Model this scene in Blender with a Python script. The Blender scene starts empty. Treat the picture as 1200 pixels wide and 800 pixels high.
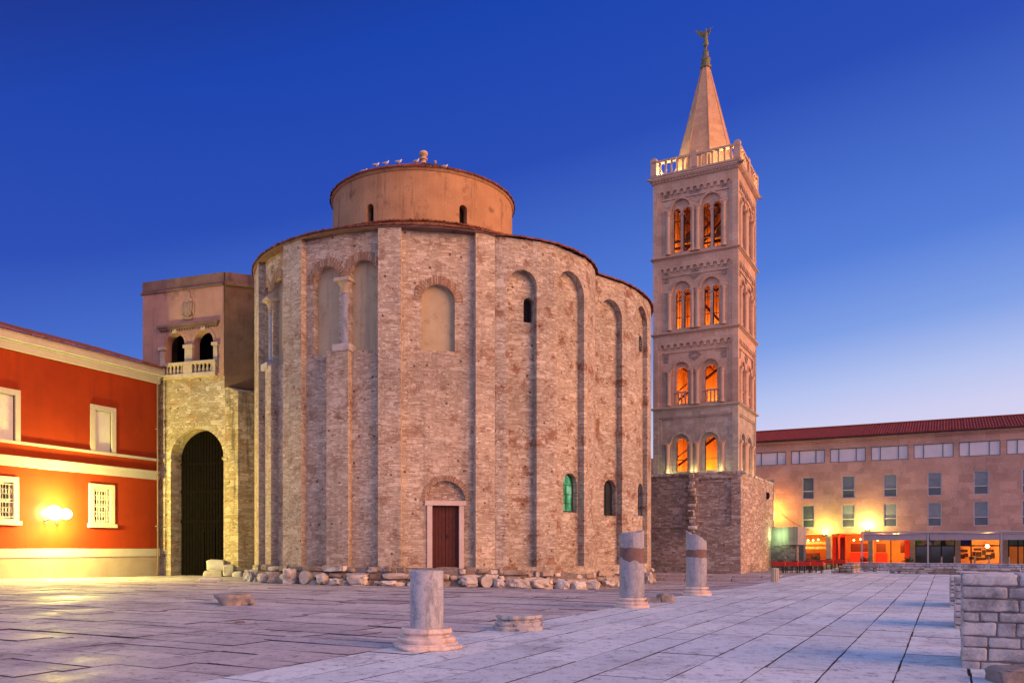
import bpy, bmesh, math, random
from mathutils import Vector, Matrix, noise
from mathutils.geometry import tessellate_polygon
random.seed(7)
PI = math.pi
R = math.radians
SC = bpy.context.scene
COL = SC.collection

# ------------------------------------------------------------------ camera
F_PX, CX, HZ, EYE = 960.0, 600.0, 642.0, 1.8     # focal length, centre, horizon (in 1200 px) and eye height
cam_d = bpy.data.cameras.new('camera')
cam = bpy.data.objects.new('camera', cam_d)
COL.objects.link(cam)
cam.location = (0, 0, EYE)
cam.rotation_euler = (R(90), 0, 0)
cam_d.sensor_fit = 'HORIZONTAL'
cam_d.sensor_width = 36.0
cam_d.lens = F_PX / 1200 * 36.0
cam_d.shift_y = (HZ - 400) / 1200
cam_d.clip_start = 0.1
cam_d.clip_end = 5000
SC.camera = cam

# ------------------------------------------------------------------ sky, sun, exposure
SUN_EL, SUN_AZ = 17.0, 120.0        # azimuth measured from the view direction towards the right
w = bpy.data.worlds.new('World')
SC.world = w
w.use_nodes = True
nt = w.node_tree
nt.nodes.clear()

def srgb(r, g, b):
    def f(c):
        c /= 255.0
        return c / 12.92 if c <= 0.04045 else ((c + 0.055) / 1.055) ** 2.4
    return (f(r), f(g), f(b), 1.0)

def nd(nt, typ, **kw):
    n = nt.nodes.new('ShaderNode' + typ)
    for k, v in kw.items():
        if k.startswith('_'):
            setattr(n, k[1:], v)
        else:
            key = k
            if key not in n.inputs:
                key = k.replace('_', ' ')
            n.inputs[int(k[1:]) if (k[0] == 'i' and k[1:].isdigit()) else key].default_value = v
    return n

def lk(nt, a, b):
    nt.links.new(a, b)

def math_n(nt, op, a, b=None, c=None, clamp=False):
    n = nt.nodes.new('ShaderNodeMath')
    n.operation = op
    n.use_clamp = clamp
    for i, v in enumerate((a, b, c)):
        if v is None:
            continue
        if isinstance(v, (int, float)):
            n.inputs[i].default_value = v
        else:
            nt.links.new(v, n.inputs[i])
    return n.outputs[0]

def ramp(nt, fac, stops, interp='LINEAR'):
    n = nt.nodes.new('ShaderNodeValToRGB')
    cr = n.color_ramp
    cr.interpolation = interp
    while len(cr.elements) < len(stops):
        cr.elements.new(0.5)
    for e, (p, c) in zip(cr.elements, sorted(stops, key=lambda s: s[0])):
        e.position = p
        if isinstance(c, (int, float)):
            c = (c, c, c)
        e.color = (c[0], c[1], c[2], 1)
    if fac is not None:
        nt.links.new(fac, n.inputs[0])
    return n.outputs[0]

def mixc(nt, fac, a, b, blend='MIX'):
    n = nt.nodes.new('ShaderNodeMix')
    n.data_type = 'RGBA'
    n.blend_type = blend
    n.clamp_factor = True
    for s, v in ((n.inputs[0], fac), (n.inputs[6], a), (n.inputs[7], b)):
        if isinstance(v, (int, float)):
            s.default_value = v
        elif isinstance(v, (tuple, list)):
            s.default_value = (v[0], v[1], v[2], 1)
        else:
            nt.links.new(v, s)
    return n.outputs[2]

tc = nd(nt, 'TexCoord')
sep = nd(nt, 'SeparateXYZ')
lk(nt, tc.outputs['Generated'], sep.inputs[0])
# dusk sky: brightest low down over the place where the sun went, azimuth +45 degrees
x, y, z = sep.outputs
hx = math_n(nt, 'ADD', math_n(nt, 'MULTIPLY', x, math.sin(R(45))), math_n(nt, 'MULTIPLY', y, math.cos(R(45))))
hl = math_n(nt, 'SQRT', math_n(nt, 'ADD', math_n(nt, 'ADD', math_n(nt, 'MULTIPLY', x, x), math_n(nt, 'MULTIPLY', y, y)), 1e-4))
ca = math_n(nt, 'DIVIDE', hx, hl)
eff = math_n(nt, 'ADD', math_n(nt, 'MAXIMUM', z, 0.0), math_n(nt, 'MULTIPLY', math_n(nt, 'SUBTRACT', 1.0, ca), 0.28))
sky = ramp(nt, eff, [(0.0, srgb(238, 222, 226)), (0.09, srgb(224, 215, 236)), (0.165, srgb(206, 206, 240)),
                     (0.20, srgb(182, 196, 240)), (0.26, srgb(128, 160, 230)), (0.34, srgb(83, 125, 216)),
                     (0.505, srgb(41, 77, 182)), (0.638, srgb(26, 67, 173)), (0.71, srgb(24, 54, 149)), (0.80, srgb(24, 54, 145)), (1.0, srgb(112, 162, 228))])  # last stop brightens the unseen sky overhead and behind, added as fill
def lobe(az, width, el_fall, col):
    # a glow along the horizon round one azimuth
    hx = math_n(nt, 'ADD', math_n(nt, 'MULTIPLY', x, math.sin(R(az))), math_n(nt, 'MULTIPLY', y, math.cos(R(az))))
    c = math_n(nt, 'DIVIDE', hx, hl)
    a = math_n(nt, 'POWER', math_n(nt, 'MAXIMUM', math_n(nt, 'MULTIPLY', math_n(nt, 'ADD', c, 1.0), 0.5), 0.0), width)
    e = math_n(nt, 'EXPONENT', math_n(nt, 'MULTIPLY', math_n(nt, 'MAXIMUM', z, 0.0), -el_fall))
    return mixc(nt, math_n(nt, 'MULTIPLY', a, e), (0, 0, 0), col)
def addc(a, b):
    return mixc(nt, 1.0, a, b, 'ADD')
# fill glows added out of view: warm afterglow right, pinkish band behind the camera
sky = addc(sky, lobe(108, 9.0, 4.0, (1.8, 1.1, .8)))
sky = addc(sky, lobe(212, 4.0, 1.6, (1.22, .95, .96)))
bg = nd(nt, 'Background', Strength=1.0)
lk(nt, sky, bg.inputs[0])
ns = nt.nodes.new('ShaderNodeTexSky')
ns.sky_type = 'NISHITA'
ns.sun_disc = False
ns.sun_elevation = R(4.0)
ns.sun_rotation = R(SUN_AZ)
bg2 = nd(nt, 'Background', Strength=0.002)
lk(nt, ns.outputs[0], bg2.inputs[0])
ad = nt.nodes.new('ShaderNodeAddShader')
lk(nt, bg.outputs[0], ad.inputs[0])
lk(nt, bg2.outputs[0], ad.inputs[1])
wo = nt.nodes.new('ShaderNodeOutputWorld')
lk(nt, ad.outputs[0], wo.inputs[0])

sd = bpy.data.lights.new('sun', 'SUN')
sd.energy = 5.0
sd.angle = R(46)
sd.color = (1.0, 0.43, 0.14)
sun = bpy.data.objects.new('sun', sd)
COL.objects.link(sun)
_d = Vector((math.sin(R(SUN_AZ)) * math.cos(R(SUN_EL)), math.cos(R(SUN_AZ)) * math.cos(R(SUN_EL)), math.sin(R(SUN_EL))))
sun.rotation_euler = _d.to_track_quat('Z', 'Y').to_euler()
sun.location = _d * 200

SC.view_settings.view_transform = 'Standard'
SC.view_settings.look = 'None'
SC.view_settings.exposure = 0.0
SC.view_settings.gamma = 1.0
SC.view_settings.use_curve_mapping = False

# ------------------------------------------------------------------ photo geometry helpers
def gz(X, Y):
    """height of the ground: a shallow hollow below the apses, a little rise by the red house"""
    z = -0.48 * math.exp(-(((X - 5) / 7.0) ** 2 + ((Y - 45) / 6.0) ** 2))
    # sunken strip before the steps of the bell tower
    sx, sy = X - 9.06, Y - 55.4
    f = -(sx*0.4677 + sy*0.8839); v = sx*0.8839 - sy*0.4677
    if f > -0.9 and v < 9.0:
        k = max(0.0, 1 - max(0.0, f - 2.0)/6.0) * min(1.0, max(0.0, (8.9 - v)/2.6)) * min(1.0, max(0.0, (v + 9)/4))
        z -= 0.34 * k * k * (3 - 2*k)
    z += 0.16 * math.exp(-(((X + 28) / 6.0) ** 2 + ((Y - 43) / 6.0) ** 2))
    return z

def P(px, py, Y):
    return Vector(((px - CX) / F_PX * Y, Y, EYE + (HZ - py) / F_PX * Y))

def G(px, py):
    z = 0.0
    for _ in range(8):
        Y = (EYE - z) * F_PX / (py - HZ)
        X = (px - CX) / F_PX * Y
        z = gz(X, Y)
    return Vector((X, Y, z))

class Frame:
    """a vertical plane: u runs to the right, z up, d out of the wall"""
    def __init__(s, o, t, uo=0.0):
        s.o = Vector((o[0], o[1], 0))
        s.t = Vector((t[0], t[1], 0)).normalized()
        s.n = Vector((s.t.y, -s.t.x, 0))
        s.uo = uo
    def p(s, u, z, d=0.0):
        return s.o + s.t * u + s.n * d + Vector((0, 0, z))
    def u(s, px, d=0.0):
        k = (px - CX) / F_PX
        o = s.o + s.n * d
        return (k * o.y - o.x) / (s.t.x - k * s.t.y)
    def z(s, px, py, d=0.0):
        Y = s.p(s.u(px, d), 0, d).y
        return EYE + (HZ - py) / F_PX * Y

def span(p0, p1, uo=0.0):
    f = Frame(p0, (p1[0] - p0[0], p1[1] - p0[1]), uo)
    f.w = math.hypot(p1[0] - p0[0], p1[1] - p0[1])
    return f

class Ring:
    """a round wall"""
    def __init__(s, c, r):
        s.c = Vector((c[0], c[1], 0)); s.r = r
    def phi(s, px, r=None):
        r = r or s.r
        k = (px - CX) / F_PX
        d = Vector((k, 1, 0)).normalized()
        b = d.dot(s.c)
        disc = b * b - (s.c.dot(s.c) - r * r)
        t = b - math.sqrt(max(disc, 0))
        q = d * t - s.c
        a = math.atan2(q.y, q.x)
        return a if a > 0 else a + 2 * PI
    def pt(s, a, r=None):
        r = r or s.r
        return s.c + Vector((math.cos(a), math.sin(a), 0)) * r
    def z(s, px, py, r=None):
        a = s.phi(px, r)
        return EYE + (HZ - py) / F_PX * s.pt(a, r).y
    def fr(s, a0, a1, r=None):
        r = r or s.r
        return span(s.pt(a0, r), s.pt(a1, r), a0 * s.r)

def arch(u0, u1, z0, zs, n=14, rise=None):
    """outline of a round-headed opening, anticlockwise"""
    c = (u0 + u1) / 2; r = (u1 - u0) / 2; h = rise or r
    pts = [(u0, z0), (u1, z0)]
    for i in range(n + 1):
        a = PI * i / n
        pts.append((c + r * math.cos(a), zs + h * math.sin(a)))
    return pts

def rect(u0, u1, z0, z1):
    return [(u0, z0), (u1, z0), (u1, z1), (u0, z1)]

# ------------------------------------------------------------------ mesh builder
ORG = {}

class MB:
    def __init__(s):
        s.v = []; s.f = []; s.uv = []
    def poly(s, pts, uvs=None):
        i = len(s.v)
        pts = [Vector(p) for p in pts]
        s.v += pts
        s.f.append(list(range(i, i + len(pts))))
        if uvs is None:
            uvs = boxuv(pts)
        s.uv.append(list(uvs))
    def raw(s, verts, faces, uvs=None):
        i = len(s.v)
        verts = [Vector(p) for p in verts]
        s.v += verts
        for k, f in enumerate(faces):
            s.f.append([i + j for j in f])
            s.uv.append([uvs[j] for j in f] if uvs else boxuv([verts[j] for j in f]))
    # ---- on frames
    def fpoly(s, F, pts, d=0.0):
        s.poly([F.p(u, z, d) for u, z in pts], [(u + F.uo, z) for u, z in pts])
    def fwall(s, F, outline, holes=(), d=0.0, thick=0.3, back=True, edges=True):
        loops = [list(outline)] + [list(h) for h in holes]
        flat = [q for L in loops for q in L]
        tri = tessellate_polygon([[Vector((a, b, 0)) for a, b in L] for L in loops])
        for t in tri:
            q = [flat[i] for i in t]
            ar = (q[1][0]-q[0][0])*(q[2][1]-q[0][1]) - (q[2][0]-q[0][0])*(q[1][1]-q[0][1])
            if abs(ar) < 1e-9:
                continue
            if ar < 0:
                q = [q[0], q[2], q[1]]
            s.fpoly(F, q, d)
            if back:
                s.fpoly(F, [q[0], q[2], q[1]], d - thick)
        for k, L in enumerate(loops):
            if k == 0 and not edges:
                continue
            for a, b in zip(L, L[1:] + L[:1]):
                s.poly([F.p(a[0], a[1], d), F.p(a[0], a[1], d - thick), F.p(b[0], b[1], d - thick), F.p(b[0], b[1], d)],
                       [(a[0] + F.uo, a[1]), (a[0] + F.uo + thick, a[1]), (b[0] + F.uo + thick, b[1]), (b[0] + F.uo, b[1])]
                       if abs(a[1] - b[1]) > abs(a[0] - b[0]) else
                       [(a[0] + F.uo, a[1]), (a[0] + F.uo, a[1] + thick), (b[0] + F.uo, b[1] + thick), (b[0] + F.uo, b[1])])
    def fbox(s, F, u0, u1, z0, z1, d0, d1):
        p = lambda u, z, d: F.p(u, z, d)
        vs = [p(u0, z0, d0), p(u1, z0, d0), p(u1, z1, d0), p(u0, z1, d0), p(u0, z0, d1), p(u1, z0, d1), p(u1, z1, d1), p(u0, z1, d1)]
        fs = [(0, 3, 2, 1), (4, 5, 6, 7), (0, 1, 5, 4), (1, 2, 6, 5), (2, 3, 7, 6), (3, 0, 4, 7)]
        cu = [(u0, z0), (u1, z0), (u1, z1), (u0, z1)] * 2
        i = len(s.v); s.v += vs
        for f in fs:
            s.f.append([i + j for j in f])
            q = [vs[j] for j in f]
            if f in ((0, 3, 2, 1), (4, 5, 6, 7)):
                s.uv.append([(cu[j][0] + F.uo, cu[j][1]) for j in f])
            else:
                s.uv.append(boxuv(q))
    def box(s, c, size, rz=0.0, jit=0.0):
        m = Matrix.Rotation(rz, 3, 'Z')
        vs = []
        for sx, sy, sz in ((-1,-1,-1),(1,-1,-1),(1,1,-1),(-1,1,-1),(-1,-1,1),(1,-1,1),(1,1,1),(-1,1,1)):
            q = Vector((sx*size[0]/2, sy*size[1]/2, sz*size[2]/2))
            if jit:
                q += Vector([random.uniform(-jit, jit) for _ in range(3)])
            vs.append(m @ q + Vector(c))
        s.raw(vs, [(0,3,2,1),(4,5,6,7),(0,1,5,4),(1,2,6,5),(2,3,7,6),(3,0,4,7)])
    def lathe(s, c, prof, n=32, a0=0.0, a1=2*PI, cap=True, wob=0.0, seed=0):
        c = Vector(c); full = abs(a1 - a0 - 2*PI) < 1e-6
        m = n if full else n + 1
        vs = []; us = []
        for r, z in prof:
            for i in range(m):
                a = a0 + (a1 - a0) * i / n
                rr = r
                if wob:
                    rr += wob * noise.noise(Vector((math.cos(a)*2.5, math.sin(a)*2.5, z*4 + seed)))
                vs.append(c + Vector((rr*math.cos(a), rr*math.sin(a), z)))
                us.append((a * max(prof[0][0], .2), z))
        fs = []
        for k in range(len(prof) - 1):
            for i in range(n):
                j = (i + 1) % m
                fs.append((k*m + i, k*m + j, (k+1)*m + j, (k+1)*m + i))
        s.raw(vs, fs, us)
        if cap and full:
            if prof[-1][0] > 1e-3:
                s.poly([vs[(len(prof)-1)*m + i] for i in range(m)])
            if prof[0][0] > 1e-3:
                s.poly([vs[i] for i in reversed(range(m))])
    def tube(s, p0, p1, r0, r1=None, n=8):
        p0 = Vector(p0); p1 = Vector(p1); r1 = r0 if r1 is None else r1
        ax = (p1 - p0).normalized()
        a = ax.orthogonal().normalized(); b = ax.cross(a)
        vs = []
        for p, r in ((p0, r0), (p1, r1)):
            for i in range(n):
                t = 2*PI*i/n
                vs.append(p + a*(r*math.cos(t)) + b*(r*math.sin(t)))
        fs = [(i, (i+1) % n, n + (i+1) % n, n + i) for i in range(n)]
        fs += [tuple(reversed(range(n))), tuple(range(n, 2*n))]
        s.raw(vs, fs)
    def loft(s, secs, n=12):
        """secs: list of (centre, right vector, up vector) ellipses, one continuous skin"""
        vs = []
        for c, a, b in secs:
            for i in range(n):
                t = 2*PI*i/n
                vs.append(Vector(c) + Vector(a)*math.cos(t) + Vector(b)*math.sin(t))
        fs = []
        for k in range(len(secs)-1):
            for i in range(n):
                j = (i+1) % n
                fs.append((k*n+i, k*n+j, (k+1)*n+j, (k+1)*n+i))
        fs.append(tuple(reversed(range(n)))); fs.append(tuple(range((len(secs)-1)*n, len(secs)*n)))
        s.raw(vs, fs)
    def rock(s, c, size, rz=0.0, boxy=0.6, rough=0.12, seed=0, sub=3):
        bm = bmesh.new()
        bmesh.ops.create_icosphere(bm, subdivisions=sub, radius=1.0)
        m = Matrix.Rotation(rz, 3, 'Z')
        vs = []
        for v in bm.verts:
            p = v.co.copy()
            q = Vector([math.copysign(abs(t) ** boxy, t) for t in p])
            q *= 1.0 + rough * noise.noise(p * 1.6 + Vector((seed*3.1, seed, -seed))) + rough * .5 * noise.noise(p * 4 + Vector((seed, 7, seed)))
            vs.append(m @ Vector((q.x*size[0]/2, q.y*size[1]/2, q.z*size[2]/2)) + Vector(c))
        fs = [[v.index for v in f.verts] for f in bm.faces]
        bm.free()
        s.raw(vs, fs)
    def block(s, c, size, rz=0.0, rough=.012, bev=.02, seed=0, n=7):
        """a squared stone: worn, slightly rounded edges and an uneven face"""
        m = Matrix.Rotation(rz, 3, 'Z')
        bm = bmesh.new()
        bmesh.ops.create_cube(bm, size=2.0)
        bmesh.ops.subdivide_edges(bm, edges=bm.edges[:], cuts=n, use_grid_fill=True)
        vs = []
        hx, hy, hz = size[0]/2, size[1]/2, size[2]/2
        for v in bm.verts:
            p = v.co
            # grid lines gathered near the edges, then rounded off
            q = Vector([math.copysign(1 - (1-abs(t))**1.8, t) * h for t, h in zip(p, (hx, hy, hz))])
            b = min(bev*2.2, hx*.8, hy*.8, hz*.8)
            inner = Vector([max(-h+b, min(h-b, t)) for t, h in zip(q, (hx, hy, hz))])
            d = q - inner
            if d.length > b: q = inner + d.normalized()*b
            e = Vector((q.x+seed*7.3, q.y-seed*3.1, q.z+seed))
            nn = noise.noise(e*5)*rough + noise.noise(e*14)*rough*.5
            chip = max(0, noise.noise(e*3.2 + Vector((9, 9, 9))) - .28) * rough * 4 * (1 if d.length > b*.9 else .25)
            if q.length > 1e-6: q += Vector((q.x/hx, q.y/hy, q.z/hz)).normalized()*(nn - chip)
            vs.append(m @ q + Vector(c))
        fs = [[v.index for v in f.verts] for f in bm.faces]
        bm.free()
        s.raw(vs, fs)
    def build(s, name, mat, parent=None, sharp=35, org=None):
        o = Vector((0, 0, 0))
        if parent is not None:
            o = ORG.get(parent.name, o)
        elif org is not None:
            o = Vector(org)
        me = bpy.data.meshes.new(name)
        me.from_pydata([tuple(v - o) for v in s.v], [], s.f)
        ul = me.uv_layers.new(name='UVMap')
        k = 0
        for uvs in s.uv:
            for q in uvs:
                ul.data[k].uv = (q[0], q[1]); k += 1
        me.polygons.foreach_set('use_smooth', [True] * len(me.polygons))
        me.set_sharp_from_angle(angle=R(sharp))
        me.materials.append(mat)
        ob = bpy.data.objects.new(name, me)
        COL.objects.link(ob)
        if parent is not None:
            ob.parent = parent
        else:
            ob.location = o
        ORG[ob.name] = o
        return ob

def boxuv(pts):
    n = Vector((0, 0, 0))
    for a, b in zip(pts, pts[1:] + pts[:1]):
        n += Vector(a).cross(Vector(b))
    if n.length < 1e-12 or abs(n.normalized().z) > 0.7:
        return [(p[0], p[1]) for p in pts]
    t = Vector((-n.y, n.x, 0)).normalized()
    return [(Vector(p).dot(t), p[2]) for p in pts]

def tag(o, label=None, cat=None, group=None, kind=None):
    if label: o['label'] = label
    if cat: o['category'] = cat
    if group: o['group'] = group
    if kind: o['kind'] = kind
    return o

def thing(name, loc, label, cat, group=None):
    o = bpy.data.objects.new(name, None)
    COL.objects.link(o)
    o.location = loc
    o.empty_display_size = 0.3
    ORG[o.name] = Vector(loc)
    return tag(o, label, cat, group)

def dup(root, loc, rz=None, label=None):
    r = root.copy(); COL.objects.link(r); r.location = loc
    if rz is not None: r.rotation_euler = (0, 0, rz)
    if label: r['label'] = label
    for ch in list(root.children):
        c = ch.copy(); COL.objects.link(c); c.parent = r
        for g in list(ch.children):
            d = g.copy(); COL.objects.link(d); d.parent = c
    return r

# ------------------------------------------------------------------ materials
def new_mat(name):
    m = bpy.data.materials.new(name)
    m.use_nodes = True
    nt = m.node_tree
    b = nt.nodes['Principled BSDF']
    b.inputs['Specular IOR Level'].default_value = 0.25
    return m, nt, b

def coords(nt, kind='UV', scale=(1, 1, 1), rz=0.0, loc=(0, 0, 0)):
    t = nd(nt, 'TexCoord')
    m = nd(nt, 'Mapping')
    m.inputs['Scale'].default_value = scale
    m.inputs['Rotation'].default_value = (0, 0, rz)
    m.inputs['Location'].default_value = loc
    lk(nt, t.outputs[kind], m.inputs[0])
    return m.outputs[0]

def noise_n(nt, vec, scale, detail=4, rough=0.55):
    n = nd(nt, 'TexNoise', Scale=scale, Detail=detail, Roughness=rough)
    lk(nt, vec, n.inputs['Vector'])
    return n

def wobble(nt, vec, scale, amp):
    n = noise_n(nt, vec, scale, 2)
    a = nt.nodes.new('ShaderNodeVectorMath'); a.operation = 'SUBTRACT'
    lk(nt, n.outputs['Color'], a.inputs[0]); a.inputs[1].default_value = (.5, .5, .5)
    b = nt.nodes.new('ShaderNodeVectorMath'); b.operation = 'SCALE'
    lk(nt, a.outputs[0], b.inputs[0]); b.inputs['Scale'].default_value = amp
    c = nt.nodes.new('ShaderNodeVectorMath'); c.operation = 'ADD'
    lk(nt, vec, c.inputs[0]); lk(nt, b.outputs[0], c.inputs[1])
    return c.outputs[0]

def brick_n(nt, vec, bw, bh, mortar, off=0.5, sq=1.0):
    n = nd(nt, 'TexBrick', Scale=1.0)
    n.inputs['Brick Width'].default_value = bw
    n.inputs['Row Height'].default_value = bh
    n.inputs['Mortar Size'].default_value = mortar
    n.inputs['Mortar Smooth'].default_value = 0.35
    n.inputs['Color1'].default_value = (0, 0, 0, 1)
    n.inputs['Color2'].default_value = (1, 1, 1, 1)
    n.inputs['Mortar'].default_value = (.5, .5, .5, 1)
    n.offset = off
    n.squash = sq
    n.squash_frequency = 3
    lk(nt, vec, n.inputs['Vector'])
    return n

def bump_to(nt, b, h, strength=0.5, dist=0.03):
    n = nd(nt, 'Bump', Strength=strength, Distance=dist)
    lk(nt, h, n.inputs['Height'])
    lk(nt, n.outputs[0], b.inputs['Normal'])

def masonry(name, stones, mortar, bw, bh, rust=None, rust_amt=0.0, dark=0.0, streak=0.0, amp=0.05, msize=0.012, bump=0.6, big=1.7, seed=0.0, rough=0.9):
    m, nt, b = new_mat(name)
    v = coords(nt, 'UV', loc=(seed, seed * .7, 0))
    vw = wobble(nt, wobble(nt, v, 1.3, amp * 1.0), 8.0, amp * .45)
    A = brick_n(nt, vw, bw, bh, msize, 0.5, 1.35)
    mp = nd(nt, 'Mapping'); mp.inputs['Location'].default_value = (3.3, 1.7, 0)
    lk(nt, vw, mp.inputs[0])
    if big > 1.0:
        ms = nd(nt, 'Mapping'); ms.inputs['Scale'].default_value = (1.25 / bw, 1.2 / bh, 1)
        lk(nt, wobble(nt, vw, 5.0, .05), ms.inputs[0])
        B = nd(nt, 'TexVoronoi', Scale=1.0, Randomness=.85, _voronoi_dimensions='2D'); lk(nt, ms.outputs[0], B.inputs['Vector'])
        Be = nd(nt, 'TexVoronoi', Scale=1.0, Randomness=.85, _voronoi_dimensions='2D', _feature='DISTANCE_TO_EDGE'); lk(nt, ms.outputs[0], Be.inputs['Vector'])
        sepc = nd(nt, 'SeparateColor'); lk(nt, B.outputs['Color'], sepc.inputs[0])
        bsc = sepc.outputs[0]; bfac = ramp(nt, Be.outputs['Distance'], [(0.02, 1.0), (0.10, 0.0)])
        mk = ramp(nt, noise_n(nt, v, 0.9, 4, .65).outputs[0], [(0.47, 0.0), (0.53, 1.0)])
    else:
        Bn = brick_n(nt, mp.outputs[0], bw * big, bh * 1.33, msize * 1.2, 0.37, 0.7)
        bsc, bfac = Bn.outputs['Color'], Bn.outputs['Fac']
        mk = ramp(nt, noise_n(nt, v, 0.45, 3).outputs[0], [(0.44, 0.0), (0.5, 1.0)])
    sc = mixc(nt, mk, A.outputs['Color'], bsc)
    fac = mixc(nt, mk, A.outputs['Fac'], bfac)
    nf = noise_n(nt, vw, 11.0, 5)
    if big > 1.0:
        mc_ = nd(nt, 'Mapping'); mc_.inputs['Location'].default_value = (1.9, .4, 0); lk(nt, vw, mc_.inputs[0])
        C = brick_n(nt, mc_.outputs[0], bw * 1.9, bh * 2.1, msize, 0.31, 1.5)
        bigm = math_n(nt, 'MULTIPLY', ramp(nt, C.outputs['Color'], [(0.905, 0.0), (0.915, 1.0)]), math_n(nt, 'SUBTRACT', 1.0, math_n(nt, 'MINIMUM', C.outputs['Fac'], 1.0)))
        sc = mixc(nt, bigm, sc, (.80, .80, .80)); fac = mixc(nt, bigm, fac, (0, 0, 0))
        C2 = brick_n(nt, vw, bw * 1.5, bh * 1.6, msize, 0.43, 1.2)
        dkm = math_n(nt, 'MULTIPLY', ramp(nt, C2.outputs['Color'], [(0.90, 0.0), (0.91, 1.0)]), math_n(nt, 'SUBTRACT', 1.0, math_n(nt, 'MINIMUM', C2.outputs['Fac'], 1.0)))
        sc = mixc(nt, dkm, sc, (.16, .16, .16))
    s2 = math_n(nt, 'ADD', math_n(nt, 'MULTIPLY', sc, 0.8), math_n(nt, 'MULTIPLY', nf.outputs[0], 0.25), clamp=True)
    col = ramp(nt, s2, stones)
    col = mixc(nt, math_n(nt, 'MULTIPLY', fac, 0.85), col, mortar)
    # broad changes of tone
    nl = noise_n(nt, v, 0.23, 5, 0.65)
    col = mixc(nt, 0.8, col, ramp(nt, nl.outputs[0], [(0.3, (.72, .70, .70)), (0.5, (1, 1, 1)), (0.7, (1.22, 1.16, 1.08))]), 'MULTIPLY')
    if rust:
        nr = noise_n(nt, coords(nt, 'UV', loc=(9 + seed, 4, 0)), 0.75, 9, 0.76)
        rf = ramp(nt, nr.outputs[0], [(0.54, 0.0), (0.585, 1.0)])
        col = mixc(nt, math_n(nt, 'MULTIPLY', rf, rust_amt), col, mixc(nt, s2, rust, tuple(min(1, c * 1.9) for c in rust)))
    if streak:
        ns_ = noise_n(nt, coords(nt, 'UV', scale=(1.3, 0.16, 1), loc=(2 + seed, 0, 0)), 1.0, 7, 0.7)
        sf = ramp(nt, ns_.outputs[0], [(0.52, 0.0), (0.66, 1.0)])
        col = mixc(nt, math_n(nt, 'MULTIPLY', sf, streak), col, (0.085, 0.07, 0.05))
    if dark:
        n3 = noise_n(nt, coords(nt, 'UV', loc=(1, 6 + seed, 0)), 2.2, 8, 0.75)
        df = ramp(nt, n3.outputs[0], [(0.58, 0.0), (0.68, 1.0)])
        col = mixc(nt, math_n(nt, 'MULTIPLY', df, dark), col, (0.07, 0.055, 0.045))
    # fine flecks that run with the courses
    nfl = noise_n(nt, coords(nt, 'UV', scale=(4.5, 13, 1), loc=(seed, 2, 0)), 1.0, 6, .7)
    col = mixc(nt, .75, col, ramp(nt, nfl.outputs[0], [(0.30, (.52, .48, .46)), (0.47, (.97, .97, .97)), (0.56, (1, 1, 1)), (0.70, (1.42, 1.42, 1.44))]), 'MULTIPLY')
    # holes between the stones
    hv = nd(nt, 'TexVoronoi', Scale=1.45 if big > 1 else .01); lk(nt, vw, hv.inputs['Vector'])
    hf = ramp(nt, hv.outputs['Distance'], [(0.07, 1.0), (0.115, 0.0)] if big > 1 else [(0.0, 0.0), (1.0, 0.0)])
    col = mixc(nt, math_n(nt, 'MULTIPLY', hf, 0.8), col, (0.06, 0.045, 0.04))
    lk(nt, col, b.inputs['Base Color'])
    b.inputs['Roughness'].default_value = rough
    h = math_n(nt, 'ADD', math_n(nt, 'MULTIPLY', math_n(nt, 'SUBTRACT', 1.0, fac), 0.7), math_n(nt, 'ADD', math_n(nt, 'MULTIPLY', sc, 0.5), math_n(nt, 'MULTIPLY', nf.outputs[0], 0.7)))
    h = math_n(nt, 'SUBTRACT', h, hf)
    bump_to(nt, b, h, bump, 0.08)
    return m

def plaster(name, c, c2=None, stain=(0.1, 0.07, 0.05), stain_amt=0.4, streak=0.3, scale=0.5, bump=0.15, rough=0.9, coord='UV', specks=0.0):
    m, nt, b = new_mat(name)
    v = coords(nt, coord)
    c2 = c2 or tuple(x * 0.8 for x in c)
    n1 = noise_n(nt, v, scale, 7, 0.62)
    col = mixc(nt, ramp(nt, n1.outputs[0], [(0.35, 0.0), (0.65, 1.0)]), c, c2)
    n2 = noise_n(nt, coords(nt, coord, loc=(5, 3, 1)), scale * 1.6, 8, 0.7)
    col = mixc(nt, math_n(nt, 'MULTIPLY', ramp(nt, n2.outputs[0], [(0.55, 0.0), (0.72, 1.0)]), stain_amt), col, stain)
    n3 = noise_n(nt, coords(nt, coord, scale=(1.6, 1.6 if coord != 'UV' else 0.13, 0.13), loc=(1, 8, 0)), 1.0, 6, 0.7)
    col = mixc(nt, math_n(nt, 'MULTIPLY', ramp(nt, n3.outputs[0], [(0.54, 0.0), (0.7, 1.0)]), streak), col, stain)
    nf = noise_n(nt, v, 16.0, 5)
    col = mixc(nt, 0.35, col, ramp(nt, nf.outputs[0], [(0.3, .7), (0.7, 1.2)]), 'MULTIPLY')
    if specks:
        n4 = noise_n(nt, v, 30.0, 3)
        col = mixc(nt, math_n(nt, 'MULTIPLY', ramp(nt, n4.outputs[0], [(0.62, 0.0), (0.7, 1.0)]), specks), col, stain)
    lk(nt, col, b.inputs['Base Color'])
    b.inputs['Roughness'].default_value = rough
    bump_to(nt, b, math_n(nt, 'ADD', nf.outputs[0], n1.outputs[0]), bump, 0.03)
    return m

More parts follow.
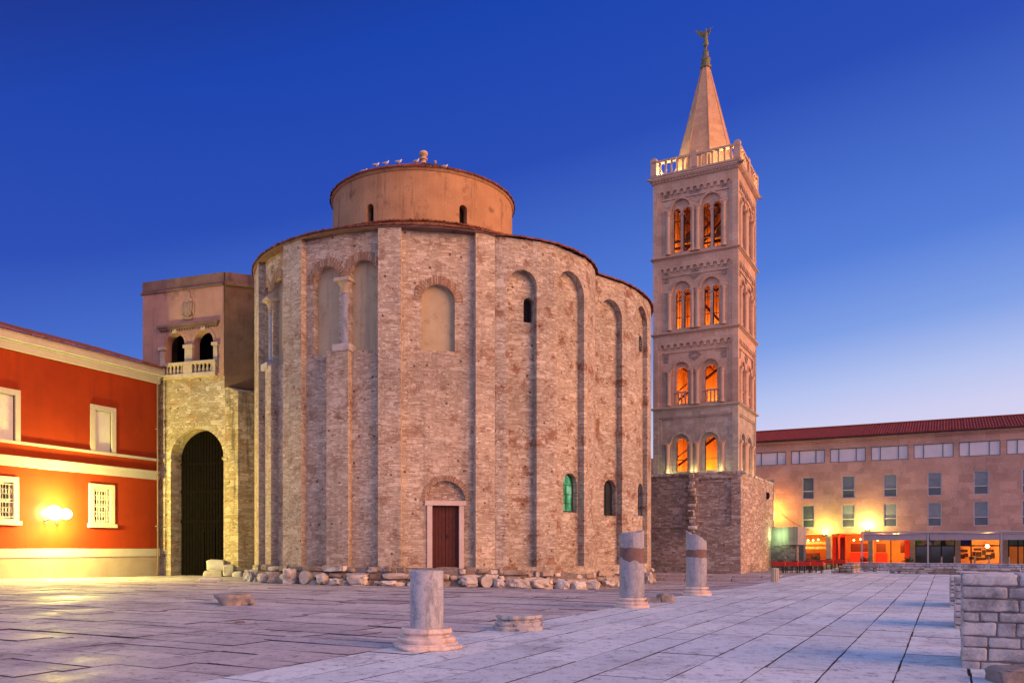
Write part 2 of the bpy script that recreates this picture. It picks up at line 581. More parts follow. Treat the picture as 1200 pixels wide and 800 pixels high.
def plain(name, c, rough=0.6, metal=0.0, var=0.15, scale=3.0, spec=0.25, bump=0.0):
    m, nt, b = new_mat(name)
    v = coords(nt, 'Object')
    n = noise_n(nt, v, scale, 5)
    col = mixc(nt, 1.0, c, ramp(nt, n.outputs[0], [(0.3, 1 - var), (0.7, 1 + var)]), 'MULTIPLY')
    lk(nt, col, b.inputs['Base Color'])
    b.inputs['Roughness'].default_value = rough
    b.inputs['Metallic'].default_value = metal
    b.inputs['Specular IOR Level'].default_value = spec
    if bump:
        bump_to(nt, b, n.outputs[0], bump, 0.02)
    return m

def emit(name, c, strength):
    m = bpy.data.materials.new(name)
    m.use_nodes = True
    nt = m.node_tree
    nt.nodes.remove(nt.nodes['Principled BSDF'])
    e = nd(nt, 'Emission', Strength=strength)
    e.inputs[0].default_value = (c[0], c[1], c[2], 1)
    lk(nt, e.outputs[0], nt.nodes['Material Output'].inputs[0])
    return m

def glass(name, c, rough=0.08):
    m, nt, b = new_mat(name)
    n = noise_n(nt, coords(nt, 'Object'), 0.8, 2)
    lk(nt, mixc(nt, 1.0, c, ramp(nt, n.outputs[0], [(0.3, .7), (0.7, 1.2)]), 'MULTIPLY'), b.inputs['Base Color'])
    b.inputs['Roughness'].default_value = rough
    b.inputs['Specular IOR Level'].default_value = 0.6
    return m

def islands(name, stones, scale=6.0, rough=(0.6, 0.9), stain=(0.1, 0.07, 0.05), stain_amt=0.4, bump=0.4, spec=0.25, dist=0.03, moss=0.0, nscale=None):
    """loose blocks and slabs: one tone for each, then grain and stains"""
    m, nt, b = new_mat(name)
    g = nd(nt, 'NewGeometry')
    v = coords(nt, 'Object')
    nf = noise_n(nt, v, scale, 7, 0.6)
    k = math_n(nt, 'ADD', math_n(nt, 'MULTIPLY', g.outputs['Random Per Island'], 0.75), math_n(nt, 'MULTIPLY', nf.outputs[0], 0.3), clamp=True)
    col = ramp(nt, k, stones)
    n1 = noise_n(nt, coords(nt, 'Object', loc=(3, 1, 2)), nscale or scale * 0.22, 9, 0.7)
    col = mixc(nt, math_n(nt, 'MULTIPLY', ramp(nt, n1.outputs[0], [(0.5, 0.0), (0.66, 1.0)]), stain_amt), col, stain)
    n2 = noise_n(nt, v, scale * 7, 5, 0.7)
    col = mixc(nt, 0.6, col, ramp(nt, n2.outputs[0], [(0.3, .72), (0.7, 1.22)]), 'MULTIPLY')
    n5 = noise_n(nt, coords(nt, 'Object', loc=(7, 2, 5)), scale * 2.4, 8, 0.75)
    col = mixc(nt, math_n(nt, 'MULTIPLY', ramp(nt, n5.outputs[0], [(0.6, 0.0), (0.68, 1.0)]), 0.5), col, stain)
    if nscale:
        np_ = noise_n(nt, coords(nt, 'Object', loc=(4, 4, 1)), 4.0, 9, .85)
        pit = ramp(nt, np_.outputs[0], [(0.53, 0.0), (0.59, 1.0)])
        col = mixc(nt, math_n(nt, 'MULTIPLY', pit, .8), col, tuple(q * .6 for q in stain))
        vc = nd(nt, 'TexVoronoi', Scale=.42, _feature='DISTANCE_TO_EDGE'); lk(nt, wobble(nt, wobble(nt, v, 1.1, .8), 5.0, .12), vc.inputs['Vector'])
        ck = math_n(nt, 'MULTIPLY', ramp(nt, vc.outputs['Distance'], [(0.006, 1.0), (0.014, 0.0)]), ramp(nt, n1.outputs[0], [(.47, 0.0), (.55, 1.0)]))
        col = mixc(nt, math_n(nt, 'MULTIPLY', ck, .4), col, (.05, .04, .045))
    if moss:
        n6 = noise_n(nt, coords(nt, 'Object', loc=(1, 9, 5)), 1.4, 8, 0.8)
        col = mixc(nt, math_n(nt, 'MULTIPLY', ramp(nt, n6.outputs[0], [(0.62, 0.0), (0.7, 1.0)]), moss), col, (0.05, 0.06, 0.02))
    lk(nt, col, b.inputs['Base Color'])
    rr = ramp(nt, n1.outputs[0], [(0.35, rough[0]), (0.6, rough[1])])
    lk(nt, rr, b.inputs['Roughness'])
    b.inputs['Specular IOR Level'].default_value = spec
    bump_to(nt, b, math_n(nt, 'ADD', nf.outputs[0], math_n(nt, 'ADD', math_n(nt, 'MULTIPLY', n2.outputs[0], 0.35), math_n(nt, 'MULTIPLY', n5.outputs[0], -0.5))), bump, dist)
    return m

M = {}
M['rotunda'] = masonry('rubble_limestone', [(0.0, (.22, .145, .10)), (0.22, (.41, .31, .24)), (0.5, (.485, .395, .315)), (0.75, (.545, .46, .375)), (0.9, (.63, .56, .485)), (1.0, (.78, .73, .67))],
                       (.40, .325, .26), 0.26, 0.092, rust=(.17, .088, .055), rust_amt=0.55, dark=0.25, streak=0.25)
M['apse'] = masonry('rubble_limestone_apse', [(0.0, (.20, .125, .09)), (0.22, (.36, .28, .22)), (0.5, (.44, .37, .305)), (0.75, (.51, .445, .375)), (0.9, (.60, .55, .49)), (1.0, (.76, .72, .67))],
                    (.37, .30, .245), 0.25, 0.088, rust=(.16, .075, .045), rust_amt=0.8, dark=0.22, streak=0.12, seed=13.0)
M['gate'] = masonry('gate_limestone', [(0.0, (.26, .19, .10)), (0.3, (.36, .285, .20)), (0.6, (.43, .355, .265)), (1.0, (.62, .56, .47))],
                    (.33, .27, .17), 0.42, 0.15, rust=(.27, .15, .06), rust_amt=0.5, dark=0.3, streak=0.05, seed=31.0)
M['gate_dark'] = masonry('gate_limestone_weathered', [(0.0, (.20, .15, .08)), (0.3, (.36, .29, .17)), (0.6, (.45, .37, .24)), (1.0, (.60, .54, .40))],
                    (.30, .24, .15), 0.40, 0.14, rust=(.27, .15, .06), rust_amt=0.4, dark=0.9, streak=0.8, seed=52.0)
M['tower_base'] = masonry('tower_rubble', [(0.0, (.16, .11, .085)), (0.3, (.28, .205, .165)), (0.6, (.37, .28, .235)), (0.9, (.46, .37, .32)), (1.0, (.68, .61, .55))],
                    (.20, .155, .125), 0.34, 0.14, rust=(.17, .09, .07), rust_amt=0.4, dark=0.35, streak=0.1, seed=71.0)
M['tower_base2'] = masonry('tower_squared_rubble', [(0.0, (.22, .155, .12)), (0.3, (.34, .25, .205)), (0.6, (.43, .335, .285)), (1.0, (.64, .57, .51))],
                    (.24, .185, .155), 0.40, 0.13, rust=(.2, .11, .09), rust_amt=0.25, dark=0.15, seed=77.0, amp=0.02)
M['ashlar'] = masonry('tower_ashlar', [(0.0, (.45, .285, .205)), (0.5, (.51, .335, .25)), (1.0, (.57, .395, .305))], (.38, .265, .21), 0.95, 0.42,
                    rust=(.30, .19, .13), rust_amt=0.35, dark=0.10, streak=0.2, amp=0.006, msize=0.008, bump=0.2, big=1.0, seed=5.0)
M['ashlar_low'] = masonry('tower_ashlar_lower', [(0.0, (.36, .30, .25)), (0.5, (.44, .375, .32)), (1.0, (.52, .45, .39))], (.32, .26, .215), 0.62, 0.24,
                    rust=(.33, .24, .15), rust_amt=0.35, dark=0.15, streak=0.25, amp=0.01, msize=0.008, bump=0.25, big=1.0, seed=8.0)
M['spire'] = masonry('spire_ashlar', [(0.0, (.44, .24, .14)), (0.5, (.50, .29, .175)), (1.0, (.56, .34, .21))], (.36, .22, .15), 1.2, 0.36,
                    rust=(.36, .20, .12), rust_amt=0.3, streak=0.1, amp=0.004, msize=0.008, bump=0.1, big=1.0, seed=3.0)
M['cafe_wall'] = masonry('cafe_stone_cladding', [(0.0, (.37, .215, .175)), (0.5, (.44, .26, .21)), (1.0, (.52, .315, .26))], (.29, .18, .15), 1.5, 0.62,
                    amp=0.0, msize=0.006, bump=0.06, big=1.0, seed=2.0, rough=0.7)
M['lowwall'] = masonry('low_wall_stone', [(0.0, (.14, .11, .11)), (0.4, (.25, .21, .21)), (1.0, (.42, .37, .37))], (.10, .085, .085), 0.34, 0.16, dark=0.4, amp=0.03, seed=44.0)
M['brick_arch'] = masonry('arch_brick', [(0.0, (.22, .10, .06)), (0.5, (.34, .19, .12)), (1.0, (.48, .36, .27))], (.30, .24, .18), 0.09, 0.8, amp=0.01, msize=0.014, big=1.0, seed=1.0)
M['drum'] = plaster('drum_plaster', (.46, .26, .14), (.37, .20, .105), stain=(.12, .062, .04), stain_amt=.85, streak=.8, scale=.7, bump=.5)
M['niche'] = plaster('niche_plaster', (.46, .375, .255), (.40, .32, .215), stain=(.19, .14, .10), stain_amt=.6, streak=.55, scale=.8, bump=.3)
M['gate_plaster'] = plaster('gate_plaster', (.43, .25, .19), (.33, .185, .145), stain=(.10, .06, .05), stain_amt=.6, streak=.55, scale=.45)
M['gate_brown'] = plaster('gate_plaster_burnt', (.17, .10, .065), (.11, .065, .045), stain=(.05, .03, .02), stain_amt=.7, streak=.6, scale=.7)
M['parapet'] = plaster('parapet_plaster', (.21, .13, .11), (.14, .085, .075), stain=(.05, .035, .03), stain_amt=.7, streak=.8, scale=.9)
M['red_paint'] = plaster('red_paint', (.25, .026, .002), (.20, .019, .002), stain=(.13, .012, .003), stain_amt=.4, streak=.4, scale=.35, bump=.1)
M['trim'] = plaster('cream_trim', (.40, .385, .36), (.35, .335, .315), stain=(.32, .25, .2), stain_amt=.25, streak=.2, scale=.8, bump=.08)
M['plinth_pink'] = plaster('pink_plinth', (.33, .28, .24), (.27, .22, .19), stain=(.28, .19, .13), stain_amt=.5, streak=.45, scale=.8, bump=.1)
M['carved'] = plaster('carved_stone', (.50, .41, .32), (.40, .32, .25), stain=(.12, .09, .07), stain_amt=.5, streak=.3, scale=1.5, bump=.2, coord='Object')
M['carved_pink'] = plaster('carved_tower_stone', (.54, .365, .27), (.47, .31, .23), stain=(.14, .10, .085), stain_amt=.5, streak=.35, scale=1.2, bump=.15, coord='Object')
M['arms'] = plaster('worn_arms_stone', (.36, .25, .20), (.28, .19, .15), stain=(.1, .07, .055), stain_amt=.6, streak=.4, scale=1.5, bump=.3, coord='Object')
M['relief'] = plaster('relief_stone', (.30, .225, .195), (.22, .165, .145), stain=(.1, .08, .07), stain_amt=.5, streak=.2, scale=3., bump=.3, coord='Object')
M['doorframe'] = plaster('door_marble', (.56, .46, .42), (.50, .40, .37), stain=(.3, .2, .16), stain_amt=.35, streak=.2, scale=1.2, bump=.1, coord='Object')
M['concrete'] = plaster('concrete', (.36, .32, .30), (.28, .25, .235), stain=(.1, .085, .08), stain_amt=.5, streak=.6, scale=.8, coord='Object')
M['column'] = None
M['tile'] = islands('roof_tile', [(0.0, (.09, .030, .018)), (0.5, (.17, .050, .028)), (1.0, (.26, .085, .05))], scale=4, stain=(.06, .035, .025), stain_amt=.5)
M['tile_red'] = plain('cafe_roof_tile', (.19, .03, .018), rough=.8, var=.35, scale=2.0)
M['wood_dark'] = plain('dark_gate_wood', (.0045, .0032, .003), rough=.9, var=.4, scale=4, spec=.05)
M['iron'] = plain('dark_iron', (.03, .026, .024), rough=.6, var=.3)
M['wood_brown'] = plain('brown_door_wood', (.075, .017, .013), rough=.55, var=.25, scale=5)
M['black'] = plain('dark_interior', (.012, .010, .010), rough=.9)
M['glass_dark'] = glass('dark_glass', (.03, .04, .045))
M['glass_blue'] = glass('grey_blue_glass', (.10, .13, .16), 0.15)
M['glass_slate'] = glass('slate_panel', (.06, .08, .105), 0.3)
M['blind'] = plain('pale_roller_blind', (.62, .57, .60), rough=.8, var=.06, scale=1.0)
M['shutter'] = plaster('white_shutter', (.50, .51, .55), (.46, .47, .51), stain=(.45, .38, .35), stain_amt=.3, streak=.3, scale=1.2, bump=.05)
M['alu'] = plain('grey_metal', (.40, .37, .40), rough=.45, var=.08)
M['awning'] = plain('grey_awning', (.36, .30, .34), rough=.8, var=.08)
M['marble'] = None
M['bronze'] = plain('green_bronze', (.16, .15, .09), rough=.6, metal=.3, var=.4, scale=6)
M['rock'] = islands('spolia_stone', [(0.0, (.26, .21, .18)), (0.35, (.40, .35, .32)), (0.7, (.52, .48, .46)), (1.0, (.70, .68, .66))], scale=4, stain=(.12, .085, .06), stain_amt=.5, bump=.6)
M['plinth_rubble'] = islands('plinth_rubble', [(0.0, (.13, .085, .06)), (0.3, (.26, .195, .155)), (0.6, (.42, .35, .30)), (1.0, (.66, .62, .58))], scale=4, stain=(.11, .06, .04), stain_amt=.75, bump=.6)
M['pier'] = islands('grey_pier_block', [(0.0, (.34, .31, .34)), (0.5, (.47, .44, .47)), (1.0, (.60, .56, .57))], scale=5, stain=(.09, .075, .085), stain_amt=.75, bump=1.0, dist=.03)
M['mortar_dark'] = plain('dark_mortar', (.17, .145, .15), rough=.95, var=.4, scale=8, bump=.5)
M['lane'] = islands('smooth_paving', [(0.0, (.45, .50, .58)), (0.5, (.545, .59, .67)), (1.0, (.64, .68, .745))], scale=2.6, rough=(.55, .85), stain=(.22, .21, .29), stain_amt=.5, bump=.7, spec=.3, dist=.014, moss=.3, nscale=.45)
M['forum'] = islands('worn_paving', [(0.0, (.33, .295, .34)), (0.5, (.42, .38, .425)), (1.0, (.52, .48, .51))], scale=2.2, rough=(.46, .9), stain=(.21, .165, .21), stain_amt=.6, bump=1.0, spec=.33, dist=.02, moss=.35, nscale=.35)
M['soil'] = plain('joint_soil', (.07, .055, .055), rough=1.0, var=.5, scale=9, bump=.5)

def marble(name, c1, c2, vein, scale=3.0):
    m, nt, b = new_mat(name)
    v = wobble(nt, coords(nt, 'Object'), 1.6, 0.5)
    n1 = noise_n(nt, v, scale, 9, 0.72)
    col = ramp(nt, n1.outputs[0], [(0.30, c1), (0.5, c2), (0.58, c1), (0.68, vein)])
    n2 = noise_n(nt, v, scale * 9, 6, 0.75)
    col = mixc(nt, 0.7, col, ramp(nt, n2.outputs[0], [(0.32, .75), (0.5, 1.0), (0.7, 1.2)]), 'MULTIPLY')
    n3 = noise_n(nt, coords(nt, 'Object', scale=(2, 2, .5)), 2.0, 7, 0.7)
    col = mixc(nt, math_n(nt, 'MULTIPLY', ramp(nt, n3.outputs[0], [(0.52, 0.0), (0.64, 1.0)]), .6), col, tuple(x * .45 for x in c1))
    lk(nt, col, b.inputs['Base Color'])
    b.inputs['Roughness'].default_value = .7
    bump_to(nt, b, math_n(nt, 'ADD', n1.outputs[0], n2.outputs[0]), .5, .02)
    return m
M['marble'] = marble('grey_marble', (.27, .28, .34), (.42, .42, .47), (.66, .64, .65))
M['marble_dark'] = marble('blue_grey_marble', (.25, .255, .30), (.33, .33, .38), (.50, .49, .52))
M['marble_pink'] = marble('pink_marble', (.55, .44, .42), (.62, .51, .48), (.70, .62, .58), 2.0)
M['repair'] = plaster('brown_repair', (.20, .125, .115), (.15, .09, .085), stain=(.06, .04, .04), stain_amt=.5, scale=3, bump=.5, coord='Object')

E1 = Vector((508 / 960, 1, 0)).normalized()      # along the paving strips
E2 = Vector((E1.y, -E1.x, 0))                     # across them, to the right

# ------------------------------------------------------------------ ground
def ground():
    mb = MB()
    vs = []; fs = []
    n = 170
    xs = [-600, -250, -120] + [-60 + 130 * i / n for i in range(n + 1)] + [120, 250, 700]
    ys = [-200, -60, -20] + [110 * i / n for i in range(n + 1)] + [160, 300, 1500]
    for yy in ys:
        for xx in xs:
            vs.append((xx, yy, gz(xx, yy) - 0.032))
    W = len(xs)
    for j in range(len(ys) - 1):
        for i in range(W - 1):
            fs.append((j*W+i, j*W+i+1, (j+1)*W+i+1, (j+1)*W+i))
    mb.raw(vs, fs)
    tag(mb.build('ground', M['soil']), kind='structure')

    def slab(mb, u0, u1, v0, v1, gap, jit, tilt, drop):
        """one paving stone in street coordinates with a worn edge"""
        pts = []
        def edge(a, b):
            L = math.hypot(b[0]-a[0], b[1]-a[1]); k = max(2, int(L / 0.28))
            for i in range(k):
                t = i / k
                pts.append((a[0] + (b[0]-a[0])*t + random.uniform(-jit, jit), a[1] + (b[1]-a[1])*t + random.uniform(-jit, jit)))
        g = gap / 2
        q = [(u0+g, v0+g), (u1-g, v0+g), (u1-g, v1-g), (u0+g, v1-g)]
        q = [(a + random.uniform(-jit, jit)*2, b + random.uniform(-jit, jit)*2) for a, b in q]
        for a, b in zip(q, q[1:] + q[:1]):
            edge(a, b)
        cu = (u0+u1)/2; cv = (v0+v1)/2
        tu = random.uniform(-tilt, tilt); tv = random.uniform(-tilt, tilt); h = random.uniform(-drop, drop)
        top = []; mid = []; low = []
        for a, b in pts:
            w = E1 * a + E2 * b
            z = gz(w.x, w.y) + h + (a-cu)*tu + (b-cv)*tv
            ia = cu + (a-cu)*(1 - .012/max(.3, abs(u1-u0)/2)); ib = cv + (b-cv)*(1 - .012/max(.3, abs(v1-v0)/2))
            wi = E1*ia + E2*ib
            top.append((wi.x, wi.y, z)); mid.append((w.x, w.y, z - 0.008)); low.append((w.x, w.y, z - 0.06))
        k = len(pts)
        vs = top + mid + low
        # streets run to the right of E1, so this order faces up
        fs = [tuple(reversed(range(k)))]
        mb.raw(top, fs)
        side = sides[0]; fs = []
        for i in range(k):
            j = (i+1) % k
            fs.append((i, j, k+j, k+i)); fs.append((k+i, k+j, 2*k+j, 2*k+i))
        side.raw(vs, fs)

    # smooth lane: ten strips along the street
    mb = MB(); sides = [MB()]
    edges = [0.30, -0.62, -1.55, -2.43, -3.37, -4.40, -5.2, -6.15, -7.1, -7.95, -8.9]
    for v1, v0 in zip(edges, edges[1:]):
        u = 3 + random.uniform(0, 1.5)
        while u < 84:
            L = random.uniform(1.1, 3.4)
            slab(mb, u, u + L, v0, v1, random.choice((.0, .004, .008)), 0.005, 0.003, 0.003)
            u += L
    # the far right side of the lane and the strip beyond the piers
    for v1, v0 in ((3.2, 1.9), (1.9, .9), (.9, .3), (4.4, 3.2), (5.6, 4.4), (6.8, 5.6), (8, 6.8), (9.4, 8), (10.8, 9.4), (12.2, 10.8), (13.6, 12.2), (15, 13.6)):
        u = 2 + random.uniform(0, 1.5)
        while u < 84:
            L = random.uniform(1.3, 2.8)
            slab(mb, u, u + L, v0, v1, 0.02, 0.008, 0.004, 0.005)
            u += L
    tag(mb.build('smooth_pavement', M['lane'], sharp=12), kind='structure')
    tag(sides[0].build('pavement_joint', M['soil']), kind='structure')
    # worn forum paving: courses across the street
    mb = MB(); sides[0] = MB()
    u = 1.0
    while u < 74:
        W = random.choice((.7, .85, 1.0, 1.15, 1.3))
        v = -8.9
        while v > -60:
            L = random.uniform(1.0, 3.2)
            c = E1*(u+W/2) + E2*(v-L/2)
            if c.y > 4 and abs(c.x) < c.y*.72 + 3 and (c - Vector((-5.37, 49.71, 0))).length > 8.6 and c.y < 66:
                if random.random() < .3:       # split stones
                    t = random.uniform(.35, .65)
                    slab(mb, u, u+W*t, v-L, v, random.choice((.0, .008, .014)), 0.018, 0.006, 0.011)
                    slab(mb, u+W*t, u+W, v-L, v, random.choice((.0, .008, .014)), 0.018, 0.006, 0.011)
                else:
                    slab(mb, u, u+W, v-L, v, random.choice((.0, .005, .010)), 0.012, 0.005, 0.009)
            v -= L
        u += W
    tag(mb.build('forum_pavement', M['forum'], sharp=12), kind='structure')
    tag(sides[0].build('pavement_joint', M['soil']), kind='structure')
ground()

# ------------------------------------------------------------------ roofs
def tile_ring(mb, c, r0, z0, r1, z1, a0, a1, pitch=0.22, th=0.04, jag=0.05):
    """a conical roof of rounded tiles, eave at r0"""
    n = int(abs(a1 - a0) * r0 / pitch)
    rows = 7
    for i in range(n):
        b0 = a0 + (a1-a0)*i/n; b1 = a0 + (a1-a0)*(i+1)/n
        jr = random.uniform(-jag, jag)*.6; jz = random.uniform(-jag, jag)*.25
        vs = []; m = 6
        for k, f in enumerate((0, .12, 1)):
            r = r0 + (r1-r0)*f + (jr if k < 2 else 0); zz = z0 + (z1-z0)*f + (jz if k < 2 else 0)
            for q in range(m+1):
                a = b0 + (b1-b0)*q/m
                hh = th * math.sin(PI*q/m) * 1.3
                vs.append(Vector(c) + Vector((r*math.cos(a), r*math.sin(a), zz + hh)))
        fs = []
        for k in range(2):
            for q in range(m):
                fs.append((k*(m+1)+q, k*(m+1)+q+1, (k+1)*(m+1)+q+1, (k+1)*(m+1)+q))
        # front thickness
        b = len(vs)
        for q in range(m+1):
            a = b0 + (b1-b0)*q/m
            vs.append(Vector(c) + Vector(((r0+jr)*math.cos(a), (r0+jr)*math.sin(a), z0 + jz - 0.05)))
        for q in range(m):
            fs.append((b+q, b+q+1, q+1, q))
        mb.raw(vs, fs)

def tile_plane(mb, F, u0, u1, z0, d0, z1, d1, pitch=0.24, th=0.06):
    n = int((u1-u0)/pitch)
    for i in range(n):
        a = u0 + (u1-u0)*i/n; b = u0 + (u1-u0)*(i+1)/n; m = 4
        jz = random.uniform(-.012, .012)
        vs = []
        for z, d in ((z0-.04, d0), (z0, d0), (z1, d1)):
            for q in range(m+1):
                h = th*math.sin(PI*q/m) if not (z == z0-.04) else 0
                vs.append(F.p(a + (b-a)*q/m, z + h + jz, d))
        fs = []
        for k in range(2):
            for q in range(m):
                fs.append((k*(m+1)+q, k*(m+1)+q+1, (k+1)*(m+1)+q+1, (k+1)*(m+1)+q))
        mb.raw(vs, fs)

# ------------------------------------------------------------------ round church
RC = Vector((-5.37, 49.71, 0))
RW = Ring(RC, 9.8)
ZT = 17.5
church = thing('round_church', RC, 'huge round pre-Romanesque stone church with plain drum and bulging apses', 'church')

def niche_panel(mb, F, w, z0, z1, u0, u1, zs0, spring, depth, back_mb, d=0.0, rise=None):
    """a wall strip whose round-headed niche is sunk by depth; the niche floor goes to back_mb"""
    h = arch(u0, u1, zs0, spring, rise=rise)
    mb.fwall(F, rect(0, w, z0, z1), [h], d, depth, back=False, edges=False)
    back_mb.fpoly(F, [(u0-.02, zs0-.02), (u1+.02, zs0-.02), (u1+.02, spring+(u1-u0)/2+.05), (u0-.02, spring+(u1-u0)/2+.05)], d-depth+.002)

def voussoirs(mb, F, u0, u1, spring, width, d, n=17, proud=0.03, rise=None):
    c = (u0+u1)/2; r = (u1-u0)/2; k = 1.0 if not rise else rise / r
    for i in range(n):
        a0 = PI*i/n + .012; a1 = PI*(i+1)/n - .012
        ww = width * random.uniform(.85, 1.1); pr = proud * random.uniform(.6, 1.3)
        pts = [(c+r*math.cos(a0), spring+r*k*math.sin(a0)), (c+(r+ww)*math.cos(a0), spring+(r+ww)*k*math.sin(a0)),
               (c+(r+ww)*math.cos(a1), spring+(r+ww)*k*math.sin(a1)), (c+r*math.cos(a1), spring+r*k*math.sin(a1))]
        vs = [F.p(u, z, d+pr) for u, z in pts] + [F.p(u, z, d-.05) for u, z in pts]
        mb.raw(vs, [(0,1,2,3), (0,4,5,1), (1,5,6,2), (2,6,7,3), (3,7,4,0)])

def colonnette(name, root, base, h, r, mat, mat2, cap_h=.42):
    """shaft with its base and its flared capital"""
    x, y, z = base
    b = MB(); b.lathe((x, y, z), [(r*1.5, 0), (r*1.5, .06), (r*1.25, .12), (r*1.35, .16), (r, .22)] + [(r*(1-.06*i/6), .22+(h-cap_h-.22)*i/6) for i in range(7)], 16)
    o = b.build(name, mat, root)
    c = MB(); zc = z+h-cap_h
    c.lathe((x, y, zc), [(r*.96, 0), (r*1.15, .03), (r*1.0, .07), (r*1.25, cap_h*.5), (r*1.9, cap_h*.78)], 16)
    ang = math.atan2(y - RC.y, x - RC.x) if root is church else math.atan2(E2.y, E2.x)
    c.box((x, y, zc+cap_h*.89), (r*4.0, r*4.0, cap_h*.22), ang)
    c.build('capital', mat2, o)
    return o

def round_church():
    RF = 9.46                     # sunk wall fields between the pilasters
    wall = MB(); plas = MB(); vou = MB()
    ph = lambda x: RW.phi(x)
    aT = ph(299.0)                # left tangent
    # plain wall round the back
    a_end = RW.phi(579.5)
    n = 22
    aS = RW.phi(680) + .12        # the apses close the wall before this
    for i in range(n):
        a0 = aS + (aT - .12 + 2*PI - aS)*i/n; a1 = aS + (aT - .12 + 2*PI - aS)*(i+1)/n
        F = RW.fr(a0, a1); wall.fpoly(F, rect(0, F.w, -.6, ZT))
    def les(a0, a1, z0=-.6, z1=ZT, r=None):
        """pilaster strip standing proud of the field"""
        r = r or RW.r
        k = max(1, int((a1-a0)*r/1.4))
        for i in range(k):
            F = RW.fr(a0+(a1-a0)*i/k, a0+(a1-a0)*(i+1)/k, r)
            wall.fpoly(F, rect(0, F.w, z0, z1))
            if z1 < ZT: wall.poly([F.p(0, z1), F.p(F.w, z1), F.p(F.w, z1, -.5), F.p(0, z1, -.5)])
        for a in (a0, a1):
            F = Frame(RW.pt(a, r), (math.cos(a), math.sin(a)))
            wall.fpoly(F, rect(-.5, 0, z0, z1))
    def field(a0, a1, niche=None, z0=-.6, z1=ZT):
        F = RW.fr(a0, a1, RF)
        if not niche:
            wall.fpoly(F, rect(0, F.w, z0, z1)); return F
        zb, zc, x0, x1, dep = niche
        r = (x1-x0)/2
        niche_panel(wall, F, F.w, z0, z1, x0, x1, zb, zc - r, dep, plas)
        vb = MB(); voussoirs(vb, F, x0, x1, zc-r, .42, 0.0, 19); vb.build('brick_arch', M['brick_arch'], church)
        return F
    def bay(L, Rr, niches, mid):
        """L,Rr: pixel edges; niches: (x0,x1,ytop,ybottom); mid: (x0,x1,ytop) lower pilaster"""
        aL, aR = ph(L), ph(Rr)
        cuts = [aL]
        nn = []
        for x0, x1, yt, yb in niches:
            a0, a1 = RW.phi(x0, RF), RW.phi(x1, RF)
            xm = (x0+x1)/2
            nn.append((a0, a1, RW.z(xm, yb, RF), RW.z(xm, yt, RF)))
        bounds = [aL]
        for (a, b) in zip(nn, nn[1:]):
            bounds.append((a[1]+b[0])/2)
        bounds.append(aR)
        for (b0, b1, q) in zip(bounds, bounds[1:], nn):
            F = RW.fr(b0, b1, RF)
            sc = F.w/(b1-b0)
            e0 = max(.03, (q[0]-b0)*sc); e1 = min(F.w-.03, (q[1]-b0)*sc)
            field(b0, b1, (q[2], q[3], e0, e1, .32))
        if mid:
            a0, a1 = ph(mid[0]), ph(mid[1])
            zt = RW.z((mid[0]+mid[1])/2, mid[2])
            les(a0, a1, -.6, zt)
            am = (a0+a1)/2
            if len(nn) > 1:
                an = bounds[1]
                bl = MB(); pc = RW.pt(an, RF-.02); bl.box((pc.x, pc.y, zt+.03), (.75, .95, .34), an, .02)
                bl.build('impost_block', M['rock'], church)
                zc = nn[0][3] - .9
                base = RW.pt(an, RF-.12)
                colonnette('colonnette', church, (base.x, base.y, zt+.2), zc-zt-.2+.1, .215, M['marble_dark'], M['carved'], .75)
    # far left bay, seen edge-on
    les(aT-.13, ph(303))
    bay(303, 332, [(304, 314.5, 340, 428), (319.5, 331, 325, 428)], (311, 317.5, 428))
    les(ph(332), ph(353))
    bay(353, 443, [(367, 397, 311, 415), (410, 441.5, 304, 410)], (382.5, 408, 408))
    les(ph(443), ph(470))
    # door bay: a niche above, the doorway below
    a0, a1 = ph(470), ph(557.5)
    F = RW.fr(a0, a1, RF)
    FD = F
    u = lambda x: F.u(x); zz = lambda x, y: F.z(x, y)
    nu0, nu1 = u(494), u(533); r = (nu1-nu0)/2
    zt = zz(513, 333) - r
    du0, du1 = u(506), u(538.5); dz0, dz1 = zz(522, 665), zz(522, 592)
    tu0, tu1 = u(499.5), u(545.5); ts, tr = zz(522, 587), zz(522, 563)-zz(522, 587)
    holes = [arch(nu0, nu1, zz(513, 411), zt), arch(tu0, tu1, ts, ts+.002, rise=tr), rect(du0, du1, dz0, dz1)]
    wall.fwall(F, rect(0, F.w, -.6, ZT), holes, 0, .3, back=False, edges=False)
    plas.fpoly(F, rect(nu0-.03, nu1+.03, zz(513, 411)-.03, zt+r+.03), -.298)
    for q_ in ((nu0, nu1, zt, .42, 0, 21), (tu0, tu1, ts, .28, 0, 25, .015, tr)):
        vb = MB(); voussoirs(vb, F, *q_); vb.build('brick_arch', M['brick_arch'], church)
    ty = MB(); ty.fpoly(F, rect(tu0-.02, tu1+.02, ts-.02, ts+tr+.03), -.22)
    ty.build('tympanum', M['tower_base2'], church)
    # doorway
    fr = MB()
    fr.fbox(F, u(500.5), du0+.02, zz(522, 671), dz1, -.2, .07); fr.fbox(F, du1-.02, u(543.5), zz(522, 671), dz1, -.2, .07)
    fr.fbox(F, u(498), u(546), dz1, ts+.02, -.2, .11); fr.fbox(F, du0+.02, du1-.02, zz(522, 671), dz0, -.25, .05)
    fo = fr.build('door_frame', M['doorframe'], church)
